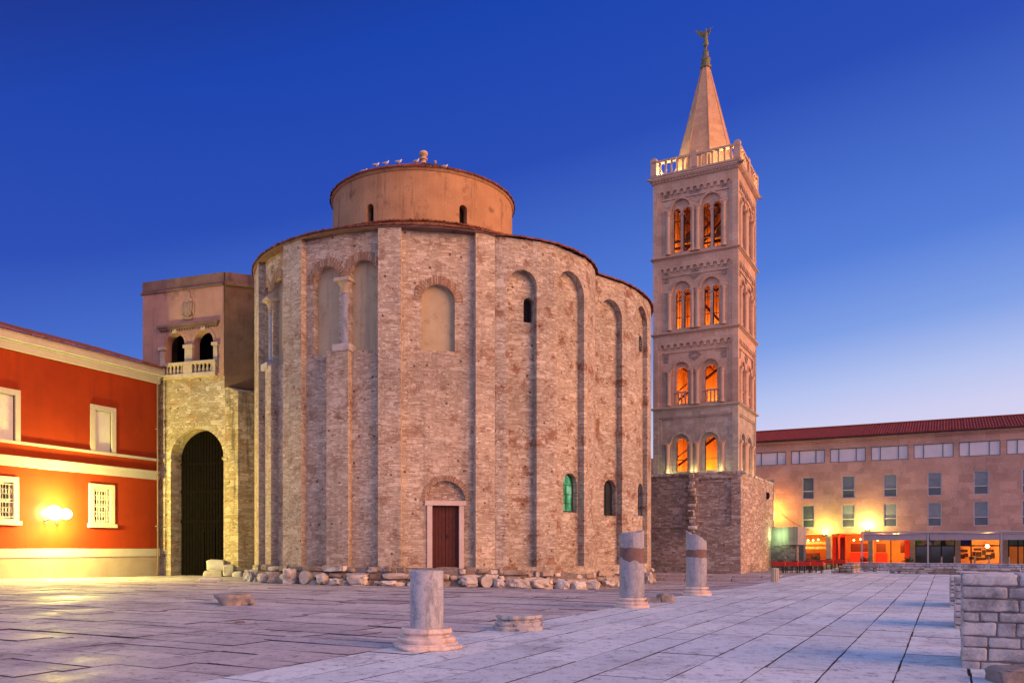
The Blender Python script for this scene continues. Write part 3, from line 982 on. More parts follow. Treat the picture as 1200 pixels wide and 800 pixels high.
    for k in range(2):
        lf = MB(); a = du0 + (du1-du0)*k/2 + .006; b = du0 + (du1-du0)*(k+1)/2 - .006
        lf.fbox(F, a, b, dz0+.02, dz1-.01, -.28, -.19)
        for j in range(4):
            aa = a + (b-a)*j/4 + .01; bb = a + (b-a)*(j+1)/4 - .01
            lf.fbox(F, aa, bb, dz0+.03, dz1-.02, -.19, -.172)
        lo = lf.build('door', M['wood_brown'], church)
        if k:
            hd = MB(); hd.fbox(F, a+.08, a+.12, (dz0+dz1)/2-.1, (dz0+dz1)/2+.1, -.172, -.12); hd.build('handle', M['iron'], lo)
    les(ph(557.5), ph(580))
    wall.build('wall', M['rotunda'], church)
    plas.build('niche_back', M['niche'], church)

    # ---- apses
    A1 = Ring((-1.55, 47.35), 6.35); A2 = Ring((-1.4, 55.5), 10.67)
    ap = MB(); apb = MB(); vo = MB()
    dark = MB(); gl = MB(); bars = MB()
    def astrip(A, a0, a1):
        k = max(1, int((a1-a0)*A.r/.9))
        for i in range(k):
            F = A.fr(a0+(a1-a0)*i/k, a0+(a1-a0)*(i+1)/k); ap.fpoly(F, rect(0, F.w, -1.2, ZT-.1))
    def aniche(A, x0, x1, ytop, dep, wins=(), pad=.16):
        a0, a1 = A.phi(x0), A.phi(x1)
        p0 = a0 - pad/A.r; p1 = a1 + pad/A.r
        F = A.fr(p0, p1); u0, u1 = F.u(x0), F.u(x1)
        u0 = max(u0, .04); u1 = min(u1, F.w-.04)
        r = (u1-u0)/2; zc = F.z((x0+x1)/2, ytop)
        zb = .85
        ap.fwall(F, rect(0, F.w, -1.2, ZT-.1), [arch(u0, u1, zb, zc-r)], 0, dep, back=False, edges=False)
        vb = MB(); voussoirs(vb, F, u0, u1, zc-r, .26, 0, 21, .012); vb.build('apse_arch', M['rotunda'], church)
        Fb = Frame(F.o - F.n*dep, F.t, F.uo)
        hs = []
        for (wx0, wx1, wy0, wy1, glass_m, rnd) in wins:
            a, b = Fb.u(wx0), Fb.u(wx1); xm = (wx0+wx1)/2
            z0, z1 = Fb.z(xm, wy1), Fb.z(xm, wy0); rr = (b-a)/2
            o = arch(a, b, z0, z1-rr, 10)
            hs.append(o)
            wf = MB(); wf.fwall(Fb, arch(a+.01, b-.01, z0+.01, z1-rr, 10), [arch(a+.09, b-.09, z0+.09, z1-rr, 10)], -.28, .06)
            wo_ = wf.build('window', M['iron'], church)
            pn = MB(); pn.fpoly(Fb, arch(a+.08, b-.08, z0+.08, z1-rr, 10), -.31); pn.build('pane', glass_m, wo_)
            if z1-z0 > 1.4:
                br = MB()
                for q in range(1, 4): br.fbox(Fb, a+.09, b-.09, z0+(z1-z0)*q/4.3-.015, z0+(z1-z0)*q/4.3+.015, -.29, -.27)
                br.fbox(Fb, (a+b)/2-.015, (a+b)/2+.015, z0+.09, z1-.1, -.295, -.265)
                br.build('glazing_bar', M['iron'], wo_)
        apb.fwall(Fb, rect(u0-.02, u1+.02, zb-.02, zc+.03), hs, 0, .34, back=False, edges=False)
        return p0, p1
    green = emit('green_lit_glass', (.05, .55, .16), .5)
    gm, gnt, gb = new_mat('green_lit_pane')
    gb.inputs['Roughness'].default_value = .15
    gb.inputs['Base Color'].default_value = (.02, .06, .035, 1)
    nn_ = noise_n(gnt, coords(gnt, 'UV', scale=(1.6, .7, 1)), 1.6, 2)
    gcol = ramp(gnt, nn_.outputs[0], [(0.30, (.01, .10, .04)), (0.5, (.06, .38, .16)), (0.7, (.45, .85, .50))])
    lk(gnt, gcol, gb.inputs['Emission Color']); gb.inputs['Emission Strength'].default_value = .7
    p, q = aniche(A1, 596, 629, 316, .38, [(613.5, 625, 349, 378, M['black'], 1)])
    p2, q2 = aniche(A1, 652.5, 684.5, 318, .4, [(660, 676, 554, 600, gm, 1)])
    astrip(A1, A1.phi(582), p); astrip(A1, q, p2); astrip(A1, q2, A1.phi(696) + .5)
    a_cut = A1.phi(582) - .35
    astrip(A1, a_cut, A1.phi(582))
    p, q = aniche(A2, 702.5, 729, 351, .4, [(707.5, 721.5, 562, 604, M['glass_dark'], 1)])
    p2, q2 = aniche(A2, 746, 758.5, 359, .3, [(743.5+4, 749.5+4, 566, 604, M['black'], 1), (748.5, 752.5, 393, 412, M['black'], 1)], .1)
    astrip(A2, A2.phi(690), p); astrip(A2, q, p2); astrip(A2, q2, A2.phi(763) + .3)
    ap.build('apse_wall', M['apse'], church)
    apb.build('apse_niche', M['apse'], church)

    # ---- roofs
    rf = MB()
    sl = math.tan(R(15))
    tile_ring(rf, RC + Vector((0, 0, ZT+.06)), RW.r+.13, 0, 6.0, (RW.r+.13-6.0)*sl*.55, 0, 2*PI)
    for A in (A1, A2):
        tile_ring(rf, Vector((A.c.x, A.c.y, ZT-.04)), A.r+.15, 0, 1.0, (A.r-.8)*sl*.9, A.phi(640 if A is A1 else 700)-.7, A.phi(690 if A is A1 else 760)+.7)
    rf.build('roof', M['tile'], church)
    ev = MB()
    ev.lathe(RC + Vector((0, 0, ZT-.12)), [(RW.r-.05, .04), (RW.r+.03, .04), (RW.r+.07, .08), (RW.r+.07, .15), (RW.r-.2, .17)], 96)
    ev.build('eave_course', M['parapet'], church)
    # low ring round the drum
    rg = MB(); rg.lathe(RC, [(6.75, 17.6), (6.75, 18.95)], 72, cap=False); rg.build('ring_wall', M['drum'], church)
    rr = MB(); tile_ring(rr, RC + Vector((0, 0, 18.97)), 6.86, 0, 5.1, .45, 0, 2*PI); rr.build('ring_roof', M['tile'], church)
    # drum with its small windows
    DR = Ring(RC, 5.38)
    dw = MB()
    aw = [DR.phi(433.5), DR.phi(543)]
    step = aw[1]-aw[0]
    wins = [aw[0] + step*k for k in range(-1, 8) if step*k < 2*PI - .4]
    nseg = 96
    half = .078
    marks = sorted([(a % (2*PI)) for a in wins])
    cuts = []
    for a in marks: cuts += [a-half, a+half]
    for a, nx in zip(marks, marks[1:] + [marks[0]+2*PI]):
        s0, s1 = a+half, nx-half
        k = max(1, int((s1-s0)/.07))
        for i in range(k):
            F = DR.fr(s0+(s1-s0)*i/k, s0+(s1-s0)*(i+1)/k); dw.fpoly(F, rect(0, F.w, 18.2, 22.42))
        F = DR.fr(a-half, a+half)
        z0 = 19.2; z1 = 20.66; hw = .235; c = F.w/2
        dw.fwall(F, rect(0, F.w, 18.2, 22.42), [arch(c-hw, c+hw, z0, z1-hw, 10)], 0, .45, back=False, edges=False)
        wd = MB(); wd.fwall(F, arch(c-hw-.05, c+hw+.05, z0-.05, z1-hw, 10), [], -.42, .03); wd.build('drum_window', M['black'], church)
    dw.build('drum', M['drum'], church)
    dc = MB(); dc.lathe(RC, [(5.3, 22.24), (5.41, 22.24), (5.46, 22.3), (5.5, 22.4), (5.3, 22.43)], 96, cap=False); dc.build('drum_cornice', M['drum'], church)
    dr = MB(); tile_ring(dr, RC + Vector((0, 0, 22.42)), 5.56, 0, .12, 2.66, 0, 2*PI, pitch=.2, th=.045); dr.build('drum_roof', M['tile'], church)
    fi = MB(); fi.lathe(RC + Vector((0, 0, 24.8)), [(.30, 0), (.30, .22), (.24, .30), (.15, .40), (.15, .48), (.24, .54), (.25, .60), (.14, .68), (.14, .72), (.24, .80), (.27, .90), (.23, 1.01), (.10, 1.08), (0.01, 1.09)], 20)
    fi.build('finial', M['carved_pink'], church)

    # ---- rough footing: courses of mismatched blocks, then the big reused stones
    def course(pl, A, a0, a1, z0, z1, out, zf):
        a = a0
        while a < a1:
            L = random.choice((.22, .3, .45, .6, .9, 1.3))
            b = min(a + L/A.r, a1)
            am = (a+b)/2; o = out + random.uniform(-.16, .24)
            c = A.pt(am, A.r + o/2 - .18)
            g = zf(c)
            h = (z1-z0)*random.uniform(.86, 1.0)
            pl.rock((c.x, c.y, g+z0+h/2+random.uniform(-.04, .05)), (o+.4, (b-a)*A.r*.97+.02, h*random.uniform(.8, 1.15)), am+random.uniform(-.2, .2), random.choice((.25, .4, .6)), .26, random.random()*50, 3)
            a = b
    for A, x0, x1 in ((RW, 299.5, 582), (A1, 583, 696), (A2, 697, 763)):
        pl = MB()
        bk = MB()
        for i_ in range(24):
            q0 = A.phi(x0)+(A.phi(x1)-A.phi(x0))*i_/24; q1 = A.phi(x0)+(A.phi(x1)-A.phi(x0))*(i_+1)/24
            Fk = A.fr(q0, q1, A.r+.03); bk.fpoly(Fk, rect(0, Fk.w, -.9, gz(Fk.o.x, Fk.o.y)+.88))
        bk.build('void_backing', M['mortar_dark'], church)  # dark sheet standing in for the shade in gaps between the stones
        a0, a1 = A.phi(x0), A.phi(x1)
        if A is RW: a0 -= .15
        zf = lambda c: gz(c.x, c.y)
        for q_ in ((-.15, .30, .22), (.30, .62, .14), (.62, .93, .06)): course(pl, A, a0, a1, *q_, zf)
        pl.build('rubble_footing', M['plinth_rubble'], church)
    stones = [(295, 671, 15, 15, 0), (311, 674, 15, 13, 0), (323, 673, 9, 16, 0), (340, 675, 19, 22, 1), (359, 676, 17, 20, 2), (378, 678, 15, 15, 0), (396, 681, 15, 9, 0),
              (420, 680, 24, 15, 0), (455, 683, 22, 7, 0), (549, 681, 21, 14, 1), (569, 681, 16, 15, 2), (608, 677, 24, 13, 0), (610, 687, 18, 8, 0), (632, 683, 25, 13, 1),
              (658, 682, 12, 14, 0), (675, 682, 20, 12, 0), (693, 683, 13, 13, 0), (714, 682, 22, 11, 0), (737, 681, 15, 9, 0), (757, 678, 9, 16, 0), (583, 683, 14, 12, 0)]
    for k, (x, y, wpx, hpx, kind) in enumerate(stones):
        A = RW if x < 584 else (A1 if x < 696 else A2)
        rad = A.r + .34
        a = A.phi(x, rad); c = A.pt(a, rad); s = c.y/F_PX
        g = gz(c.x, c.y)
        cz = EYE + (HZ-y)/F_PX*c.y
        ww, hh = wpx*s*.92, hpx*s*.88
        cz = max(cz, g + hh*.45)
        if cz - hh/2 > g + .1: cz = g + hh/2 - .02
        b = MB()
        if kind == 2:
            nrm = Vector((math.cos(a), math.sin(a), 0))
            q = Vector((c.x, c.y, cz))
            b.tube(q - nrm*.4, q + nrm*.18, ww/2, ww/2*.97, 22)
        else:
            b.rock((c.x, c.y, cz), (.75, ww, hh), a + random.uniform(-.3, .3), (.45, .6, .8)[k % 3] if kind == 0 else .75, .36, k*1.7, 4)
        b.build('foundation_stone', M['rock'], church)
round_church()

# ------------------------------------------------------------------ gate tower with the loggia
GA = P(168, 640, 54.5); GB = P(263, 640, 52.4); GC = P(322, 640, 53.6)
FG = span(GA, GB); FD2 = span(GB, GC, FG.w)
gate = thing('gate_tower', (GA.x, GA.y, 0), 'stone gate tower with dark arched door and plastered loggia beside the red house', 'tower')
def gate_tower():
    F = FG; W = F.w
    zsplit = F.z(230, 442)
    ztop = F.z(263, 334)
    # lower stone wall with the great arch
    u0, u1 = F.u(200), F.u(262); zs = F.z(231, 536); zc = F.z(231, 502)
    low = MB()
    WL = F.u(279)
    FDL = span(F.p(WL, 0), GC, WL)
    lw = MB(); lw.fpoly(F, [(W+.03, -.6), (WL, -.6), (WL, F.z(279, 458)), (W+.03, F.z(263, 452))])
    lw.build('corner_wall', M['gate_dark'], gate)
    low.fwall(F, rect(0, W+.03, -.6, zsplit), [arch(u0, u1, -.55, zs, 22, zc-zs)], 0, 1.0, back=False, edges=False)
    v = MB(); voussoirs(v, F, u0, u1, zs, .5, 0, 27, .012, rise=zc-zs); v.build('door_arch', M['gate'], gate)
    # left side wall and back, all the way up
    FS = Frame(F.p(0, 0, -7), F.n)
    low.fpoly(FS, rect(0, 7, -.6, zsplit))
    low.build('stone_wall', M['gate'], gate)
    lw = MB(); lw.fpoly(FDL, rect(0, FDL.w, -.6, F.z(279, 458)), 0); lw.poly([F.p(W, F.z(263, 452)), F.p(WL, F.z(279, 458)), FDL.p(FDL.w, F.z(279, 458)), FD2.p(FD2.w, F.z(263, 452))]); lw.build('corner_wall', M['gate_dark'], gate)
    # quoins of the arch
    for l, r in ((u0-.3, u0+.1), (u1-.1, u1+.3)):
        im = MB(); im.fbox(F, l, r, zs-.2, zs-.03, -.9, .05); im.build('arch_impost', M['gate'], gate)
    # the dark double gate
    d = MB(); FDr = Frame(F.p(0, 0, -1.0), F.t)
    d.fwall(FDr, arch(u0-.1, u1+.1, -.3, zs, 22, zc-zs), [], 0, .1)
    n = 18
    for i in range(n):
        a = u0 + (u1-u0)*i/n
        top = zs + (zc-zs)*math.sqrt(max(0, 1-((a-(u0+u1)/2)/((u1-u0)/2))**2))
        d.fbox(FDr, a+.03, a+(u1-u0)/n-.03, -.1, top, 0, .035)
    for zz in (F.z(231, 541), F.z(231, 574), F.z(231, 610)):
        d.fbox(FDr, u0, u1, zz-.09, zz+.09, .035, .07)
    do = d.build('gate_door', M['wood_dark'], gate)
    wk = MB(); a, b = F.u(239, -1), F.u(253, -1)
    wk.fwall(FDr, rect(a, b, .05, F.z(245, 620)), [rect(a+.09, b-.09, .15, F.z(245, 620)-.1)], .10, .06)
    wk.build('wicket_door', M['wood_dark'], do)
    # plastered upper storey
    up = MB()
    lo = [(195, 217.5, 391, 424), (228, 251, 387.5, 421)]
    hs = []
    for x0, x1, yt, yb in lo:
        a, b = F.u(x0), F.u(x1); xm = (x0+x1)/2
        z1 = F.z(xm, yt); z0 = zsplit + .5
        hs.append((a, b, z0, z1))
    up.fwall(F, rect(-.0, W, zsplit+.002, ztop), [arch(a, b, z0, z1-(b-a)/2) for a, b, z0, z1 in hs], .06, .55, back=True, edges=True)
    up.fpoly(FS, rect(0, 7.06, zsplit, ztop))
    up.build('plaster_wall', M['gate_plaster'], gate)
    # dark loggia room behind
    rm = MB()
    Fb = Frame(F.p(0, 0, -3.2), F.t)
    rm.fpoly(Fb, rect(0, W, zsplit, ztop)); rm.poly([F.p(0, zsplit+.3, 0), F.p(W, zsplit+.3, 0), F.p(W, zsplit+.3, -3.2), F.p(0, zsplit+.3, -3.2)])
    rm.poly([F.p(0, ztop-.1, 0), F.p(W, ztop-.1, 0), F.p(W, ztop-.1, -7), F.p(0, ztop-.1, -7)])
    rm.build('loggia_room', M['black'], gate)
    # burnt brown side wall that bulges over the corner
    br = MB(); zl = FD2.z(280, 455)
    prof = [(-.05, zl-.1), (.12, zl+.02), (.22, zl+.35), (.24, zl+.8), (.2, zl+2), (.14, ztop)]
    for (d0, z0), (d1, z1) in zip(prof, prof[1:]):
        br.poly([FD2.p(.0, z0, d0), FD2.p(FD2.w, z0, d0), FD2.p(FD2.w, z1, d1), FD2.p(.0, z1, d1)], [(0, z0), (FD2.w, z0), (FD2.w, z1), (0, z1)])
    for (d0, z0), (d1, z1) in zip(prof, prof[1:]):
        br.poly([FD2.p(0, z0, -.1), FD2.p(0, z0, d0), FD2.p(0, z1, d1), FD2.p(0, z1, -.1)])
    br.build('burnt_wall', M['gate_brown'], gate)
    # cornice and parapet
    co = MB(); zp = F.z(263, 319)
    co.fbox(F, -.14, W+.02, ztop-.02, ztop+.12, -.4, .15); co.fbox(FD2, .0, FD2.w, ztop-.02, ztop+.16, -.4, .34)
    co.build('cornice', M['parapet'], gate)
    pa = MB(); pa.fbox(F, .0, W+.03, ztop+.162, zp, -.5, .08); pa.fbox(FD2, .04, FD2.w, ztop+.162, zp-.02, -.5, .18)
    pa.fbox(FS, 0, 6.9, ztop+.16, zp-.01, -.4, -.0)
    pa.build('parapet', M['parapet'], gate)
    # loggia stonework: hood, piers, imposts, keystones
    ho = MB(); hu0, hu1 = F.u(187), F.u(258); hz = F.z(222, 380)
    ho.fbox(F, hu0, hu1, hz-.12, hz+.04, .05, .27); ho.fbox(F, hu0+.1, hu1-.1, hz-.26, hz-.12, .05, .19)
    for i in range(22):
        a = hu0 + .15 + (hu1-hu0-.4)*i/21; ho.fbox(F, a, a+.09, hz-.36, hz-.262, .05, .15)
    ho.build('hood_moulding', M['parapet'], gate)
    (a0, b0, z0, z1), (a1, b1, z0b, z1b) = hs
    for (l, r) in ((a0-.42, a0-.02), (b0+.02, a1-.02), (b1+.02, b1+.40)):
        pi = MB(); s0 = z1 - (b0-a0)/2 - .05
        pi.fbox(F, l+.04, r-.04, zsplit+.55, s0-.22, .0, .17); pi.fbox(F, l-.05, r+.05, s0-.22, s0-.02, .0, .25); pi.build('pier', M['carved'], gate)
    for a, b, _, z in hs:
        ks = MB(); c = (a+b)/2; ks.fbox(F, c-.17, c+.17, z+.02, z+.55, .0, .15); ks.build('keystone', M['carved'], gate)
    for a, b, _, z in hs:
        v = MB(); voussoirs(v, F, a, b, z-(b-a)/2, .2, .06, 11, .03); v.build('loggia_arch', M['gate_plaster'], gate)
    # balustrade
    ba = MB(); bu0, bu1 = F.u(192), F.u(255.5); bz = zsplit - .02; bt = bz + 1.0
    ba.fbox(F, bu0, bu1, bz, bz+.26, -.1, .3); ba.fbox(F, bu0-.04, bu1+.04, bt-.16, bt, -.1, .36)
    for c in (bu0+.12, (b0+a1)/2, bu1-.12):
        hw = .12 if c != (b0+a1)/2 else (a1-b0)/2
        ba.fbox(F, c-hw, c+hw, bz+.262, bt-.162, -.05, .26)
    bo = ba.build('balustrade', M['carved'], gate)
    for l, r in ((bu0+.24, b0-.04), (a1+.04, bu1-.24)):
        for i in range(5):
            p = F.p(l + (r-l)*(i+.5)/5, bz+.26, .12)
            m = MB(); m.lathe(p, [(.09, 0), (.07, .06), (.1, .2), (.075, .36), (.06, .44), (.09, .58)], 10); m.build('baluster', M['carved'], bo)
    # carved coat of arms, worn plain
    ca = MB(); cu = F.u(222); cz = F.z(222, 363); 
    sh = [(0, -.5), (.25, -.32), (.33, 0), (.33, .42), (-.33, .42), (-.33, 0), (-.25, -.32)]
    ca.fwall(F, [(cu+a, cz+b) for a, b in sh], [], .17, .12, back=False)
    ca.fbox(F, cu-.36, cu+.36, cz-.62, cz-.5, .05, .2)
    cr = [(-.2, .46), (.2, .46), (.3, .62), (.12, .78), (.16, .98), (0, 1.15), (-.16, .98), (-.12, .78), (-.3, .62)]
    ca.fwall(F, [(cu+a, cz+b) for a, b in cr], [], .15, .1, back=False)
    ca.fwall(F, [(cu+a*.6, cz+b*.6+.02) for a, b in sh], [], .21, .05, back=False)
    for s in (-1, 1):
        ca.rock(F.p(cu+s*.42, cz+.05, .1), (.16, .16, .8), 0, .8, .2, 3+s, 2)
    ca.build('coat_of_arms', M['arms'], gate)
    # stones at the foot of the right jamb
    for k, (x, y, wpx, hpx) in enumerate(((253, 662, 20, 13), (250, 674, 22, 12), (268, 668, 12, 14), (278, 676, 11, 13))):
        q = P(x, y, 52.2); b = MB(); s = 52.2/F_PX
        b.rock(q, (wpx*s, .9, hpx*s), .3, .35, .14, k*2.3, 3); b.build('foundation_stone', M['rock'], gate)
gate_tower()

# ------------------------------------------------------------------ red house
RP = P(184.5, 640, 53.4)
RT = Vector((415/960, 1, 0)).normalized()
FR = Frame(RP - RT*40, RT)
house = thing('red_house', (RP.x, RP.y, 0), 'orange red two storey house with cream trim, left of the gate tower', 'house')
def red_house():
    F = FR; W = 40.0
    zb0 = F.z(100, 652.0); zb1 = F.z(100, 642.5); ze = F.z(100, 430)
    wins = []
    # (x0, x1, y0, y1) outer frame, kind
    spec = [(105.5, 135, 473, 533, 'up'), (104, 133.5, 566, 617, 'low')]
    # the bays repeat along the street: measure one and step
    uA0, uA1 = F.u(-3 + 0), F.u(23)
    stepu = F.u(135) - F.u(23)
    holes = []; W_ = []
    for x0, x1, y0, y1, kind in spec:
        a, b = F.u(x0), F.u(x1); z0, z1 = F.z(x0, y1), F.z(x0, y0)
        if kind == 'up': z0 = F.z(x0, 530.5)
        for k in range(4):
            W_.append((a-stepu*k, b-stepu*k, z0, z1, kind))
    fw = .3
    holes = [rect(a+fw, b-fw, z0+(.3 if k == 'low' else .05), z1-fw) for a, b, z0, z1, k in W_]
    m = MB(); m.fwall(F, rect(0, W, zb1, ze), holes, 0, .4, back=False, edges=False)
    FE = Frame(F.p(W, 0, 0), -F.n); m.fpoly(FE, rect(0, 11, zb1, ze))
    m.build('wall', M['red_paint'], house)
    p = MB(); p.fbox(F, 0, W+.05, -.6, zb0, -.3, .10); p.build('plinth', M['plinth_pink'], house)
    b = MB(); b.fbox(F, 0, W+.06, zb0, zb1, -.3, .14); b.build('base_band', M['trim'], house)
    zm0, zm1 = F.z(100, 557 - .0 if False else 554.0), F.z(100, 545)
    c = MB(); c.fbox(F, 0, W+.05, zm0, zm1, -.2, .10); c.fbox(F, 0, W+.07, zm1, zm1+.1, -.2, .17); c.build('string_course', M['trim'], house)
    zs = F.z(60, 523.5)
    c = MB(); c.fbox(F, 0, W+.04, zs-.07, zs+.08, -.2, .11); c.build('sill_course', M['trim'], house)
    # stepped cornice under the eaves
    k = MB()
    zc0 = ze; zc3 = F.z(100, 411.5)
    h = zc3-zc0
    k.fbox(F, 0, W+.10, zc0, zc0+h*.42, -.2, .16); k.fbox(F, 0, W+.16, zc0+h*.42, zc0+h*.52, -.2, .26)
    k.fbox(F, 0, W+.2, zc0+h*.52, zc0+h, -.2, .42)
    k.build('cornice', M['trim'], house)
    r = MB(); zt = zc0+h
    tile_plane(r, F, -.2, W+.15, zt+.05, .66, zt+1.95, -5.5)
    r.fbox(F, 0, W, zt-.01, zt+.04, -5, .5)
    r.fbox(F, 0, W, ze, zt+.0, -10.9, -5)
    r.build('roof', M['tile'], house)
    dp = MB(); dp.tube(F.p(W-.18, .05, .17), F.p(W-.18, zb1+.1, .25), .055, n=8); dp.tube(F.p(W-.18, zb1+.1, .22), F.p(W-.18, ze, .2), .055, n=8)
    for zz in (3.2, 6.5, 9.5): dp.fbox(F, W-.26, W-.10, zz, zz+.06, .08, .28)
    dp.build('drainpipe', M['parapet'], house)
    for a, bb, z0, z1, kind in W_:
        f = MB()
        if kind == 'up':
            f.fwall(F, rect(a, bb, z0, z1), [rect(a+fw, bb-fw, z0+.05, z1-fw)], .09, .2)
            o = f.build('window', M['trim'], house)
            s = MB(); s.fbox(F, a+fw, bb-fw, z0+.05, z1-fw, -.3, -.1)
            n = 26; hgt = z1-fw-z0-.05
            for i in range(n):
                zz = z0+.05+hgt*(i+.5)/n; s.fbox(F, a+fw+.02, bb-fw-.02, zz-hgt/n*.36, zz+hgt/n*.36, -.1, -.085)
            s.build('shutter', M['shutter'], o)
        else:
            f.fwall(F, rect(a, bb, z0+.2, z1), [rect(a+fw, bb-fw, z0+.3, z1-fw)], .09, .2)
            f.fbox(F, a-.1, bb+.1, z0-.02, z0+.2, -.1, .2)
            o = f.build('window', M['trim'], house)
            A, B, Z0, Z1 = a+fw, bb-fw, z0+.3, z1-fw
            s = MB(); s.fpoly(F, rect(A, B, Z0, Z1), -.28); s.build('pane', M['glass_dark'], o)
            fr = MB()
            fr.fwall(F, rect(A, B, Z0, Z1), [rect(A+.1, (A+B)/2-.05, Z0+.1, (Z0+Z1)/2-.05), rect((A+B)/2+.05, B-.1, Z0+.1, (Z0+Z1)/2-.05),
                     rect(A+.1, (A+B)/2-.05, (Z0+Z1)/2+.05, Z1-.1), rect((A+B)/2+.05, B-.1, (Z0+Z1)/2+.05, Z1-.1)], -.18, .06)
            fr.build('sash', M['shutter'], o)
            g = MB()
            nb = 6
            for i in range(nb+1):
                uu = A+.06+(B-A-.12)*i/nb; g.tube(F.p(uu, Z0+.02, .03), F.p(uu, Z1-.02, .03), .016, n=6)
            for q in (.06, .46, .54, .94):
                zz = Z0+(Z1-Z0)*q; g.fbox(F, A, B, zz-.018, zz+.018, .015, .045)
            for i in range(nb):
                for q in (.25, .75):
                    c = (A+.06+(B-A-.12)*(i+.5)/nb, Z0+(Z1-Z0)*q)
                    rr = (B-A)/nb*.32
                    pts = [F.p(c[0]+rr*math.cos(t*PI/5), c[1]+rr*2.4*math.sin(t*PI/5), .03) for t in range(10)]
                    for p0, p1 in zip(pts, pts[1:]+pts[:1]): g.tube(p0, p1, .013, n=5)
            g.build('grille', M['alu'], o)
red_house()

lampm = emit('sodium_globe', (1.0, .80, .32), 30.0)
def wall_lamp(px, py, label, power, size):
    F = FR; u = F.u(px, .35); z = F.z(px, py, .35)
    t = thing('wall_lamp', F.p(u, z-.25, 0), label, 'lamp', 'wall lamps of the red house')
    b = MB(); b.tube(F.p(u, z-.45, 0), F.p(u, z-.38, .3), .035); b.tube(F.p(u, z-.38, .3), F.p(u, z-.16, .72), .03)
    b.fbox(F, u-.08, u+.08, z-.6, z-.3, 0, .04)
    b.build('bracket', M['iron'], t)
    g = MB(); g.rock(F.p(u, z, .72), (size, size, size*.9), 0, 1.0, 0.0, 0, 3); g.build('lamp_globe', lampm, t)
    l = bpy.data.lights.new('lamp_light', 'POINT'); l.energy = power; l.color = (1.0, .85, .17); l.shadow_soft_size = .25
    lo = bpy.data.objects.new('lamp_light', l); COL.objects.link(lo); lo.location = F.p(u, z, 1.3)
    l = bpy.data.lights.new('halo_fill_light', 'POINT'); l.energy = 900; l.color = (1.0, .85, .3); l.shadow_soft_size = .1  # extra light added between wall and globe to make the halo
    lo = bpy.data.objects.new('halo_fill_light', l); COL.objects.link(lo); lo.location = F.p(u, z, .2)
wall_lamp(58, 600.5, 'larger left one of two glowing sodium globes on the red house wall', 3000, .86)
wall_lamp(71.5, 602, 'smaller right one of two glowing sodium globes on the red house wall', 3000, .66)

